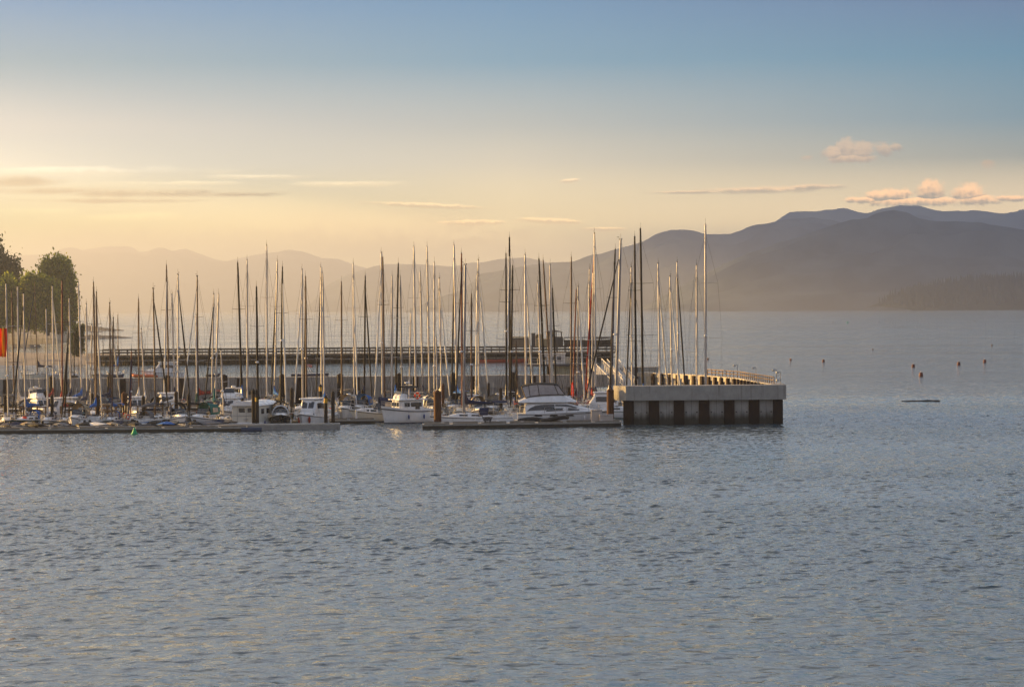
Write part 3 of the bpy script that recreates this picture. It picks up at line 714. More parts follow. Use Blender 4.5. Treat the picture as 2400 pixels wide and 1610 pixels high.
def dinghy(px, d, L=5.0, head=-90, hull='grey', cover=None, label='', group=None, motor=True, mast=None, name='dinghy', x=None, inside='white'):
    X = XD(px, d) if x is None else x
    root = thing(name, label, 'dinghy', (X, d, 0.0), R(head), group)
    B = L * .36; hu = Hull(L, B, .85, .62, .8, .5, 9, .2, flare=.05); hu.build('hull', HULL[hull], root); hu.band('rub_rail', RUBBER, root, .86, .97, .03)
    if cover:
        rows = []
        for x_, hb, z, t in hu.st:
            rg_ = .3 * math.sin(min(t * 1.1 + .1, 1) * math.pi) + .04
            rows.append([(x_, hb + .03, z - .08), (x_, hb + .02, z + .03), (x_, hb * .5, z + rg_ * .75), (x_, 0, z + rg_), (x_, -hb * .5, z + rg_ * .75), (x_, -hb - .02, z + .03), (x_, -hb - .03, z - .08)])
        mb = MB(); mb.loft(rows, closed=False); mb.build('boat_cover', CAN[cover], root)
    else:
        mb = MB(); rows = [[(x_, hb - .08, z - .02), (x_, hb * .7, z - .38 + .2 * t), (x_, 0, z - .42 + .25 * t), (x_, -hb * .7, z - .38 + .2 * t), (x_, -hb + .08, z - .02)] for x_, hb, z, t in hu.st]
        mb.loft(rows, closed=False); mb.build('cockpit_floor', HULL.get(inside, DECK), root)
        se = MB()
        for t in (-.25, .05): hb, z = hu.at(t * L); se.bbox((t * L, 0, z - .16), (.32, hb * 1.8, .06), .02)
        se.bbox((.33 * L, 0, hu.at(.33 * L)[1] - .04), (.26 * L, hu.at(.3 * L)[0] * 1.3, .05), .02); se.build('thwart', DECK, root)
    if motor: outboard(root, -L / 2, .62)
    if mast:
        xt, yt, xb, tone = mast; A = P(xt, yt, d); Bp = P(xb, 930, d); h = R(head); ca, sa = math.cos(h), math.sin(h)
        def loc(p): q = Vector(p) - root.location; return Vector((q.x * ca + q.y * sa, -q.x * sa + q.y * ca, q.z))
        a, b2 = loc(A), loc(Bp); k = (.6 - b2.z) / (a.z - b2.z); f = b2 + (a - b2) * k
        ms = MB(); ms.tube(f, a, .075, .055, n=7); mo = ms.build('mast', MAST[tone], root)
        rg_ = MB(); 
        for y_ in (.8, -.8): rg_.tube((f.x - .2, f.y + y_ * B * .5, .7), f.lerp(a, .8), .012, n=3)
        rg_.tube((L / 2 - .1, 0, .8), f.lerp(a, .85), .012, n=3); rg_.build('rigging', WIRE, root)
        bm_ = MB(); bm_.tube((f.x, f.y, 1.35), (f.x - .42 * L, f.y, 1.4), .04, n=5); bo = bm_.build('boom', MAST[tone], root)
        c2 = MB(); secs_ = []
        for t, hh, ww in ((0, .7, .1), (.1, .4, .14), (.5, .28, .13), (1, .1, .05)):
            secs_.append([(f.x - .42 * L * t, f.y + ww * math.cos(2 * math.pi * k / 8), 1.36 + hh * .5 + hh * .5 * math.sin(2 * math.pi * k / 8)) for k in range(8)])
        c2.loft(secs_, True, True, True); c2.build('sail_cover', CAN[random.choice(('navy', 'grey', 'white', 'tan', 'black', 'blue'))], bo)
    return root

def inflatable(X, d, L=3.4, head=0, m=None, fm=None, label='', group=None, loc_z=0.0, tilt=None, name='inflatable_dinghy', motor=True, floor=True):
    root = thing(name, label, 'dinghy', (X, d, loc_z), R(head), group)
    if tilt: root.rotation_euler = tilt
    w = L * .2; r = L * .065; tb = MB(); pts = [(-L / 2, w, r), (L * .15, w, r), (L * .36, w * .75, r * 1.3), (L * .48, 0, r * 1.9), (L * .36, -w * .75, r * 1.3), (L * .15, -w, r), (-L / 2, -w, r)]
    for a, b2 in zip(pts[:-1], pts[1:]): tb.tube(a, b2, r, n=8); tb.ell(b2, (r, r, r), 8, 6)
    tb.build('tube', m or RUBBER, root)
    fl = MB(); fl.box((-.06 * L, 0, r * .55), (L * .85, w * 1.9, .05)); fl.build('floor', fm or GREYH, root)
    ts = MB(); ts.box((-L * .42, 0, r * 1.3), (.06, w * 1.8, r * 1.8)); ts.box((-.05 * L, 0, r * 1.9), (.22, w * 1.9, .04)); ts.build('transom', DECK, root)
    if motor: outboard(root, -L * .44, r * 1.6)
    return root
# ---------------------------------------------------------------- breakwater
def tidal(name, col, rough=.85, wet=(.02, .022, .018), z0=.35, z1=1.1, streak=.5, streakc=(.12, .10, .08)):
    mt, g, bs, out = new_mat(name)
    pos = g.n('ShaderNodeNewGeometry').outputs['Position']; z = g.n('ShaderNodeSeparateXYZ', {0: pos}).outputs[2]
    n1 = g.noise(pos, .9, 6, .65); n2 = g.noise(g.mapv(pos, (2.2, 2.2, .12)), 1.3, 5, .6); n3 = g.noise(pos, 9, 4, .7)
    f = g.mr(n1, .25, .75, .72, 1.14, 'LINEAR'); f = g.m('MULTIPLY', f, g.mr(n3, .3, .7, .9, 1.07, 'LINEAR'))
    c = g.mix(1.0, col, g.n('ShaderNodeCombineColor', {0: f, 1: f, 2: f}).outputs[0], 'MULTIPLY')
    c = g.mix(g.mr(n2, .52, .76, 0, streak), c, streakc)
    c = g.mix(g.mr(g.m('ADD', z, g.m('MULTIPLY', n2, -1.1)), z0 - .55, z1 - .55, .9, 0), c, wet)
    g.set(bs.inputs['Base Color'], c); bs.inputs['Roughness'].default_value = rough; bs.inputs['Specular IOR Level'].default_value = .12
    g.set(bs.inputs['Normal'], g.n('ShaderNodeBump', {'Strength': .35, 'Distance': .04, 'Height': n3}).outputs[0])
    return mt
CONC = tidal('weathered_concrete', (.36, .345, .315), z0=.25, z1=1.0, streak=.62)
RUSTP = tidal('rusty_steel_pile', (.034, .023, .021), .8, (.012, .011, .01), .2, 1.2, .35, (.07, .035, .025))
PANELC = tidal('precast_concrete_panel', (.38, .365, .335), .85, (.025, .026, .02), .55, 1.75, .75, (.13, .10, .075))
TIMB = tidal('creosoted_timber', (.035, .028, .024), .8, (.012, .012, .01), .2, 1.0, .3, (.07, .055, .045))
BROWNP = tidal('brown_rust_pile', (.10, .045, .025), .75, (.03, .02, .015), .1, .8, .5, (.09, .04, .025))
YELL = mat('yellow_paint', (.62, .36, .04), .5, var=.2)
FLOATC = mat('float_concrete', (.36, .34, .30), .85, var=.2, scale=1.2, dirt=(.16, .15, .12, .6))
FLOATD = mat('float_side_timber', (.05, .045, .038), .8, var=.4, scale=1.5, stretch=(.3, 1, 3), dirt=(.12, .12, .07, .5))
GALV = mat('galvanised_rail', (.42, .41, .39), .5, metal=.4, var=.12)
ZT, ZC = 4.55, 2.86

near = thing('concrete_breakwater', 'grey concrete breakwater end standing on dark rusty piles above open water', 'breakwater', (22.2, 283, 0))
def rel(root, p): return (p[0] - root.location.x, p[1] - root.location.y, p[2])
def relpoly(root, pts): return [(x - root.location.x, y - root.location.y) for x, y in pts]
dn = 283.0
xl, xr = XD(1466.7, dn, 3.7), XD(1843, dn, 3.7)
b = MB(); b.prism(relpoly(near, [(xl, dn), (xr, dn), (xr - .25, dn + 3.2), (xl - 1.35, dn + 2.5)]), ZC, ZT)
for x in np.linspace(xl + 2.6, xr - 2.6, 6): b.box(rel(near, (x, dn - .004, (ZC + ZT) / 2)), (.035, .01, ZT - ZC - .02))
b.build('cap_beam', CONC, near)
pl = [(1461.6, 1485.7), (1520.5, 1545), (1579.2, 1604), (1638, 1663), (1697, 1721.6), (1755, 1780), (1812, 1835)]
for i, (a, c) in enumerate(pl):
    x0, x1 = XD(a, dn + .5, 1.5), XD(c, dn + .5, 1.5); p = MB(); w = x1 - x0
    p.box(rel(near, ((x0 + x1) / 2, dn + .5, (ZC - 2) / 2)), (w, .09, ZC + 2)); p.box(rel(near, ((x0 + x1) / 2, dn + 1.0, (ZC - 2) / 2)), (.12, .9, ZC + 2)); p.box(rel(near, ((x0 + x1) / 2, dn + 1.5, (ZC - 2) / 2)), (w, .09, ZC + 2))
    if i == 0: p.box(rel(near, (x0 + .04, dn + 1.0, (ZC - 2) / 2)), (.09, .9, ZC + 2))
    p.build('pile', RUSTP, near)
    if i < 6:
        x2 = XD(pl[i + 1][0], dn + .5, 1.5); q = MB(); q.box(rel(near, ((x1 + x2) / 2, dn + .82, (ZC - 1.5) / 2 - .01)), (x2 - x1 + .5, .3, ZC + 1.48)); pn = q.build('wall_panel', PANELC, near)
        h = MB(); 
        for t in (.13, .87): h.tube(rel(near, (x1 + (x2 - x1) * t, dn + .6, 1.42)), rel(near, (x1 + (x2 - x1) * t, dn + .7, 1.42)), .085, n=8)
        h.box(rel(near, ((x1 + x2) / 2, dn + .668, ZC * .55)), (.025, .01, ZC * .85)); h.build('lifting_hole', RUBBER, pn)

def wall_run(root, path, pitch=2.95, face=1, top=ZT, cap=1.0, panelm=PANELC, capm=CONC, pw=.7, out=.28, capw=2.4):
    """breakwater wall along plan points, basin face on the side 'face' of the direction of travel"""
    pts = [Vector((x, y, 0)) for x, y in path]
    segs = [(pts[i + 1] - pts[i]).length for i in range(len(pts) - 1)]; tot = sum(segs)
    def at(s):
        for i, l in enumerate(segs):
            if s <= l or i == len(segs) - 1:
                d_ = (pts[i + 1] - pts[i]).normalized(); return pts[i] + d_ * s, d_
            s -= l
    n = int(tot / pitch); cb = MB(); inn, outt = [], []
    for q in [0] + list(np.cumsum(segs)):
        p, d_ = at(min(q, tot)); nn = Vector((-d_.y, d_.x, 0)) * face; inn.append(p); outt.append(p - nn * capw)
    poly = [(p.x, p.y) for p in inn] + [(p.x, p.y) for p in reversed(outt)]
    for i in range(len(inn) - 1):
        quad = [(p.x, p.y) for p in (inn[i], inn[i + 1], outt[i + 1], outt[i])]
        if face > 0: quad = quad[::-1]
        cb.prism(relpoly(root, quad), top - cap, top)
    cb.build('cap_beam', capm, root)
    for i in range(n):
        p0, d0 = at(i * pitch); p1, d1 = at((i + 1) * pitch); nn = Vector((-d0.y, d0.x, 0)) * face
        m_ = (p0 + p1) / 2; ln = (p1 - p0).length; rz = math.atan2((p1 - p0).y, (p1 - p0).x)
        q = MB(); c_ = m_ - nn * .3; q.box(rel(root, (c_.x, c_.y, (top - cap - 1.5) / 2)), (ln - .02, .3, top - cap + 1.49), rz); q.build('wall_panel', panelm, root)
        q = MB(); c_ = p0 + nn * out * .5; q.box(rel(root, (c_.x, c_.y, (top - 1.6) / 2)), (pw, out, top + 1.4), rz); q.build('pile', RUSTP, root)
    return at, tot
side = thing('breakwater_wall', 'sunlit curved breakwater wall with dark steel piles and a low railing', 'breakwater', (27, 310, 0))
PTH = [(XD(1808, 286.5, 4), 286.5), (28.9, 312), (XD(1655, 324, 4), 324), (XD(1600, 331, 4), 331), (XD(1550, 337.5, 4), 337.5), (XD(1493, 344, 4), 344)]
SUNLITP = tidal('sunlit_concrete_panel', (.50, .46, .40), .85, (.03, .032, .028), .3, 1.35, .4, (.2, .17, .13))  # lit copy of the panel concrete: sunlight put into its paler, warmer colour
at_, tot = wall_run(side, PTH, 2.6, 1, panelm=SUNLITP, capm=SUNLITP, cap=.62, pw=.62, out=.3, capw=1.6)
rb = MB(); N_ = 26; prev = None
for i in range(N_):
    p, d_ = at_(1.0 + i * 1.5); p = p + Vector((d_.y, -d_.x, 0)) * .5
    rb.box(rel(side, (p.x, p.y, ZT + .4)), (.12, .12, .8))
    if prev is not None:
        for z in (ZT + .8, ZT + .42): rb.tube(rel(side, (prev.x, prev.y, z)), rel(side, (p.x, p.y, z)), .06, n=4)
    prev = p
rb.build('railing', TEAK, side)
for k, px, top in ((0, 1709.7, 855), (1, 1752, 861), (2, 1798.7, 866), (3, 1816.6, 871), (4, 1836, 896)):
    best = min((abs(XD(px, at_(s)[0].y, ZT) - at_(s)[0].x), s) for s in np.linspace(0, 42, 160))[1]; p, d_ = at_(best); p = p + Vector((d_.y, -d_.x, 0)) * 1.1
    h = max(P(px, top, p.y).z - ZT, .55)
    lp = thing('lamp_post', ['thin lamp post with bent head, farthest along the breakwater railing', 'thin lamp post halfway along the breakwater railing', 'tall lamp post, second from the near end of the breakwater railing', 'tall lamp post nearest the corner of the breakwater', 'short stubby lamp post on the outer corner of the breakwater'][k], 'lamp post', (p.x, p.y, ZT), 0, 'lamp posts along the breakwater')
    q = MB(); q.tube((0, 0, 0), (0, 0, h), .05, .04, n=6); q.build('pole', ALUG, lp)
    q = MB(); q.tube((0, 0, h), (-.22, 0, h + .02), .035, n=5); q.lathe((-.36, 0, h - .2), [(.03, .24), (.17, .2), (.2, .04), (.14, 0)], 10); q.build('lamp_head', GALV, lp)
far = thing('breakwater_wall', 'long shaded concrete breakwater wall behind the moored boats', 'breakwater', (-30, 333, 0))
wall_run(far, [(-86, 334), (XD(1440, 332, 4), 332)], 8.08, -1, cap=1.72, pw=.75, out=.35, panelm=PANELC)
# tall pile heads standing against the far wall
for i, px in enumerate((122, 258, 392, 526, 662, 797, 936, 1063, 1203)):
    p = MB(); p.tube((0, 0, -1.5), (0, 0, 4.75), .42, n=10); p.lathe((0, 0, 4.75), [(.46, 0), (.46, .06), (.1, .3), (.02, .32)], 10)
    o = p.build('mooring_pile', TIMB, None); o.location = (XD(px, 330.6, 4), 330.6, 0)
    ordn = ['first', 'second', 'third', 'fourth', 'fifth', 'sixth', 'seventh', 'eighth', 'ninth'][i]
    tag(o, f'{ordn} black pile from the left standing against the long shaded breakwater wall', 'pile', 'piles against the breakwater wall')
# detached wall farther out, raised landing and gangways
outer = thing('breakwater_wall', 'separate grey breakwater piece out beyond the sunlit curved wall', 'breakwater', (20, 374, 0))
wall_run(outer, [(XD(1457, 374, 4), 374), (XD(1537, 372, 4), 372)], 2.4, -1, cap=1.2, pw=.5, out=.15)
land = thing('landing_platform', 'raised concrete landing with pale wall panels at the head of the gangways', 'platform', (10, 347, 0))
dl = 347.0
x0, x1 = XD(1240, dl, 5), XD(1398, dl, 5); zt_ = P(1300, 854, dl).z; zb = 2.0
q = MB(); q.box(rel(land, ((x0 + x1) / 2, dl + 2.2, zt_ - .12)), (x1 - x0 + .8, 5.2, .28)); q.build('deck_slab', mat('slab_edge', (.10, .10, .11), .8), land)
for a, c, mt in ((1297, 1338, mat('sage_panel', (.30, .30, .24), .8, var=.15)), (1338, 1398, mat('mauve_panel', (.34, .28, .28), .8, var=.15))):
    q = MB(); xa, xc = XD(a, dl, 5), XD(c, dl, 5); q.box(rel(land, ((xa + xc) / 2, dl + .2, (zb + zt_ - .27) / 2)), (xc - xa - .01, .25, zt_ - .27 - zb)); q.build('wall_panel', mt, land)
for px in (1246, 1285, 1330, 1370, 1392):
    q = MB(); q.tube(rel(land, (XD(px, dl + 3, 5), dl + 3, -1)), rel(land, (XD(px, dl + 3, 5), dl + 3, zt_ - .26)), .2, n=8); q.build('pile', TIMB, land)
q = MB()
for i in range(9):
    x = x0 + (x1 - x0) * i / 8; q.tube(rel(land, (x, dl + .1, zt_)), rel(land, (x, dl + .1, zt_ + .9)), .03, n=4)
q.tube(rel(land, (x0, dl + .1, zt_ + .9)), rel(land, (x1, dl + .1, zt_ + .9)), .03, n=4); q.build('railing', GALV, land)
kio = thing('white_kiosk', 'small white block kiosk on the raised landing catching the low sun', 'kiosk', (XD(1294, 349, 6), 349, zt_))
KW = mat('white_stucco', (.72, .68, .62), .8, var=.1)
w1 = (1324 - 1263) * 349 / F; q = MB(); q.bbox((0, 0, .72), (w1, 2.0, 1.42), .04); q.build('wall', KW, kio)
q = MB(); q.bbox((0, 0, 1.5), (w1 + .2, 2.2, .12), .03); q.build('roof', KW, kio)
q = MB(); q.bbox((w1 / 2 + .34, 0, .5), (.66, 1.5, 1.0), .04); q.build('side_locker', mat('cream_stucco', (.62, .54, .40), .8), kio)
q = MB()
for x in (-1.1, .1, 1.0): q.box((x, -1.005, .85), (.6, .012, .45))
q.build('window', GLASS, kio)

def gangway(p0, p1, w, label):
    p0, p1 = Vector(p0), Vector(p1); root = thing('gangway', label, 'gangway', p1, 0, 'aluminium gangways'); a = p0 - p1; d_ = a.normalized(); sd_ = Vector((-d_.y, d_.x, 0)).normalized() * w / 2
    dk = MB(); pts = [sd_, -sd_, a - sd_, a + sd_]; dk.slab(pts, (0, 0, .1)); dk.build('deck', GALV, root)
    for sg in (1, -1):
        t = MB(); n = 12
        t.tube(sd_ * sg, a + sd_ * sg, .06, n=4); t.tube(sd_ * sg + Vector((0, 0, 1.25)), a + sd_ * sg + Vector((0, 0, 1.25)), .07, n=4)
        for i in range(n + 1):
            q = a * (i / n) + sd_ * sg; t.tube(q, q + Vector((0, 0, 1.25)), .045, n=4)
            if i < n: t.tube(q, a * ((i + 1) / n) + sd_ * sg + Vector((0, 0, 1.25)), .03, n=4)
        t.build('side_truss', mat('pale_aluminium', (.66, .63, .58), .45, metal=.2), root)
    return root
gangway(P(1397, 861, 345), P(1447, 912, 329), 1.6, 'lattice sided gangway sloping down from the landing, the left one of two')
gangway(P(1436, 862, 346), P(1481, 912, 331), 1.6, 'lattice sided gangway sloping down beside the thick grey mast, the right one of two')

# ---------------------------------------------------------------- floats
def flt(name, label, quad, z=.5, bull=True, group=None, deckm=FLOATC, sidem=FLOATD):
    cx = sum(p[0] for p in quad) / 4; cy_ = sum(p[1] for p in quad) / 4
    root = thing(name, label, 'dock', (cx, cy_, 0), 0, group); pl_ = relpoly(root, quad)
    q = MB(); q.prism([(x * .999, y * .99) for x, y in pl_], -.4, z - .16); q.build('pontoon', sidem, root)
    q = MB(); q.prism(pl_, z - .16, z); q.build('deck', deckm, root)
    if bull:
        for (xa, ya), (xb_, yb_) in ((pl_[0], pl_[1]), (pl_[3], pl_[2])):
            q = MB()
            n = max(2, int(abs(xb_ - xa) / 3.2))
            for i in range(n):
                t0, t1 = (i + .06) / n, (i + .94) / n; k = .12 if ya < 0 else -.12
                q.slab([(xa + (xb_ - xa) * t0, ya + (yb_ - ya) * t0 + k, z), (xa + (xb_ - xa) * t1, ya + (yb_ - ya) * t1 + k, z), (xa + (xb_ - xa) * t1, ya + (yb_ - ya) * t1 + k * 2.2, z), (xa + (xb_ - xa) * t0, ya + (yb_ - ya) * t0 + k * 2.2, z)][::(1 if k > 0 else -1)], (0, 0, .13))
            q.build('bull_rail', mat('bull_rail_timber', (.24, .21, .17), .85, var=.3, scale=2), root)
        for i in range(5):
            c_ = MB()
            x = pl_[0][0] + (pl_[1][0] - pl_[0][0]) * (i + .5) / 5; y = pl_[0][1] + (pl_[1][1] - pl_[0][1]) * (i + .5) / 5 + .5
            c_.box((x, y, z + .09), (.12, .1, .18)); c_.tube((x - .2, y, z + .19), (x + .2, y, z + .19), .04, n=5)
            c_.build('mooring_cleat', STEEL, root)
    return root
f1 = flt('floating_dock', 'long low floating dock with dark weathered sides behind the green buoy', [(-75, 273.6), (XD(580, 275, .3), 275.0), (XD(580, 277.2, .3), 277.2), (-75, 275.9)])
f2 = flt('floating_dock', 'pale concrete floating dock ending in front of the two black piles', [(XD(512, 277.6, .3), 277.6), (XD(797, 278.6, .3), 278.6), (XD(797, 281.4, .3), 281.4), (XD(512, 280.5, .3), 280.5)], .62, False, None, FLOATC, mat('pale_float_side', (.30, .29, .27), .8, var=.2, dirt=(.12, .11, .09, .5)))
f3 = flt('floating_dock', 'floating dock with black sides running up to the concrete breakwater', [(XD(990, 276.4, .3), 276.4), (XD(1456, 279.6, .3), 279.6), (XD(1456, 282.4, .3), 282.4), (XD(990, 280.4, .3), 280.4)], .55)
wa = flt('floating_dock', 'main floating walkway between the two nearer rows of boats', [(-75, 291.2), (XD(880, 291.2, .3), 291.2), (XD(880, 293.2, .3), 293.2), (-75, 293.2)], .5)
wb = flt('floating_dock', 'main floating walkway between the two farther rows of boats', [(-75, 315.6), (XD(1480, 315.6, .3), 315.6), (XD(1480, 317.6, .3), 317.6), (-75, 317.6)], .5)
lgb = MB(); lgb.tube((0, 0, .12), (2.3, .15, .1), .34, n=10); lg = lgb.build('fender_log', mat('navy_log_fender', (.03, .05, .09), .6, var=.3), None); lg.location = (XD(566, 274.6, .3), 274.4, .05); tag(lg, 'dark blue tubular fender floating off the end of the long low dock', 'fender')

def pile(px, ytop, ybot, wpx, label, m=TIMB, cap=None, d=None, cone=True, group='steel and timber mooring piles among the boats', square=False):
    if d is None: d = (CAM_H - 0) * F / (ybot - (722 - ROLL * (px - 1200)))
    r = wpx * d / F / 2; zt = P(px, ytop, d).z
    root = thing('mooring_pile', label, 'pile', (XD(px, d, 2), d, 0), 0, group)
    hc = .35 if cone else .05
    q = MB(); q.tube((0, 0, -1.2), (0, 0, zt - hc), r, n=14, caps=True); q.build('shaft', m, root)
    q = MB(); q.lathe((0, 0, zt - hc), [(r * 1.06, 0), (r * 1.06, .05), (r * .1, hc), (.01, hc + .01)], 14, smooth=False); q.build('pile_cap', m, root)
    if cap:
        q = MB(); q.lathe((0, 0, zt - hc - cap), [(r * 1.03, 0), (r * 1.03, cap * .96)], 14); q.build('paint_band', YELL, root)
    hp = MB(); hp.lathe((0, 0, .5), [(r * 1.3, 0), (r * 1.3, .16), (r * 1.02, .16)], 12); hp.build('pile_hoop', STEEL, root)
PL = [(1025.5, 913, 987, 18, 'thick rust brown pile with a pointed top at the end of the right dock', BROWNP, None, 281.2),
      (1038.5, 898, 969, 7, 'thin brown pile just behind the thick rust brown one', BROWNP, None, 312),
      (1430.6, 909, 969, 17, 'thick rust brown pile beside the left end of the concrete breakwater', BROWNP, None, 284.4),
      (594, 910, 992, 8, 'left one of the dark pile pair in front of the white houseboat', TIMB, None, 281),
      (603, 911, 992, 8, 'right one of the dark pile pair in front of the white houseboat', TIMB, None, 281),
      (600.5, 924, 992, 5, 'thin yellow topped pile squeezed before the dark pair by the houseboat', TIMB, .5, 280.2),
      (763.6, 926, 992, 8.6, 'black pile with a yellow band near the end of the pale dock', TIMB, .55, 280),
      (780.5, 915, 992, 8.6, 'tall plain black pile at the very end of the pale dock', TIMB, None, 279.9),
      (751.5, 900, 930, 7.5, 'yellow topped pile rising behind the white cruiser with red fenders', TIMB, .55, 302),
      (684, 907, 932, 8, 'dark green topped pile rising behind the black cruiser', TIMB, None, 302),
      (122, 924, 951, 8, 'dark pile below the dark red mast, nearer of two', TIMB, None, 289), (106, 915, 940, 7.5, 'dark pile left of the dark red mast, farther of two', TIMB, None, 306),
      (12, 927, 946, 8, 'dark pile close to the left edge beside the orange sail', TIMB, None, 290), (216, 920, 945, 6, 'slim dark pile left of the brown square pile', TIMB, None, 306),
      (229, 924, 948, 7.5, 'dark pile a little right of the slim one, left of the brown pile', TIMB, None, 290), (292, 917, 955, 14, 'broad brown pile among the boats above the green buoy', BROWNP, None, 291),
      (336, 925, 960, 8, 'black pile standing just right of the green buoy', TIMB, None, 286), (413, 915, 946, 8.5, 'brown black pile behind the dark navy covered boat', RUSTP, None, 296),
      (442.6, 921, 962, 7.8, 'black pile to the left of the teal covered boat', TIMB, None, 286), (850, 911, 925, 7, 'short dark pile behind the blue topped cruiser', TIMB, None, 318),
      (1145.5, 895, 935, 6, 'slim dark pile right of the navy boom cover', TIMB, None, 308), (1174, 908, 942, 8, 'dark brown pile left of the flybridge yacht', RUSTP, None, 300), (1334, 905, 925, 6.5, 'dark pile behind the flybridge yacht canopy', TIMB, None, 312),
      (1552, 895, 912, 6, 'dark pile stub showing over the breakwater cap before the sunlit wall', TIMB, None, 318), (1593, 897, 912, 7, 'second dark pile stub showing over the breakwater cap, right one', TIMB, None, 318)]
for px, yt, yb_, w_, lb, m_, cp_, d_ in PL: pile(px, yt, yb_, w_, lb, m_, cp_, d_)

# dock furniture
def dock_box(px, d, w, h, dp, z, label, m):
    root = thing('dock_box', label, 'dock box', (XD(px, d, z), d, z), 0, 'dock boxes')
    q = MB(); q.bbox((0, 0, h * .44), (w, dp, h * .86), .03); q.build('body', m, root)
    q = MB(); q.bbox((0, 0, h * .94), (w + .06, dp + .06, h * .12), .04); q.build('lid', m, root)
    q = MB(); q.box((0, -dp / 2 - .035, h * .82), (.12, .02, .06)); q.build('latch', STEEL, root)
TANB = mat('beige_fibreglass', (.42, .37, .33), .5, var=.1)
dock_box(1398, 281.6, 1.25, 1.35, 1.0, .55, 'tall beige dock box next to the bow of the flybridge yacht', TANB)
dock_box(1421, 280.8, 1.6, .82, .9, .55, 'low wide beige dock box before the rust brown pile', TANB)
for px, d, lb in ((300, 292, 'white power post on the walkway behind the brown pile'), (560, 292, 'white power post on the walkway behind the houseboat'), (835, 292, 'white power post behind the blue topped cruiser')):
    o = thing('power_pedestal', lb, 'power post', (XD(px, d, 1), d, .5), 0, 'dock power posts'); q = MB(); q.bbox((0, 0, .5), (.22, .22, 1.0), .03); q.build('body', FENDW, o); q = MB(); q.lathe((0, 0, 1.0), [(.09, 0), (.1, .12), (.02, .18)], 8); q.build('lamp', CLEAR, o)
ct = thing('dock_cart', 'two wheeled dock cart parked on the black sided dock', 'cart', (XD(1143, 278.6, 1), 278.6, .55))
for y in (-.35, .35):
    q = MB(); n = 16
    for i in range(n):
        a0, a1 = 2 * math.pi * i / n, 2 * math.pi * (i + 1) / n; q.tube((.36 * math.cos(a0), y, .36 + .36 * math.sin(a0)), (.36 * math.cos(a1), y, .36 + .36 * math.sin(a1)), .04, n=5)
        if i % 3 == 0: q.tube((0, y, .36), (.36 * math.cos(a0), y, .36 + .36 * math.sin(a0)), .014, n=3)
    q.build('wheel', RUBBER, ct)
q = MB(); q.loft([[(-.5, -.28, .3), (.4, -.28, .3), (.4, .28, .3), (-.5, .28, .3)], [(-.65, -.32, .75), (.6, -.32, .75), (.6, .32, .75), (-.65, .32, .75)]], True, True); q.build('tub', CGREY, ct)
q = MB(); q.path([(.4, -.25, .7), (1.2, -.25, .95), (1.2, .25, .95), (.4, .25, .7)], .025, 5); q.build('handle', STEEL, ct)
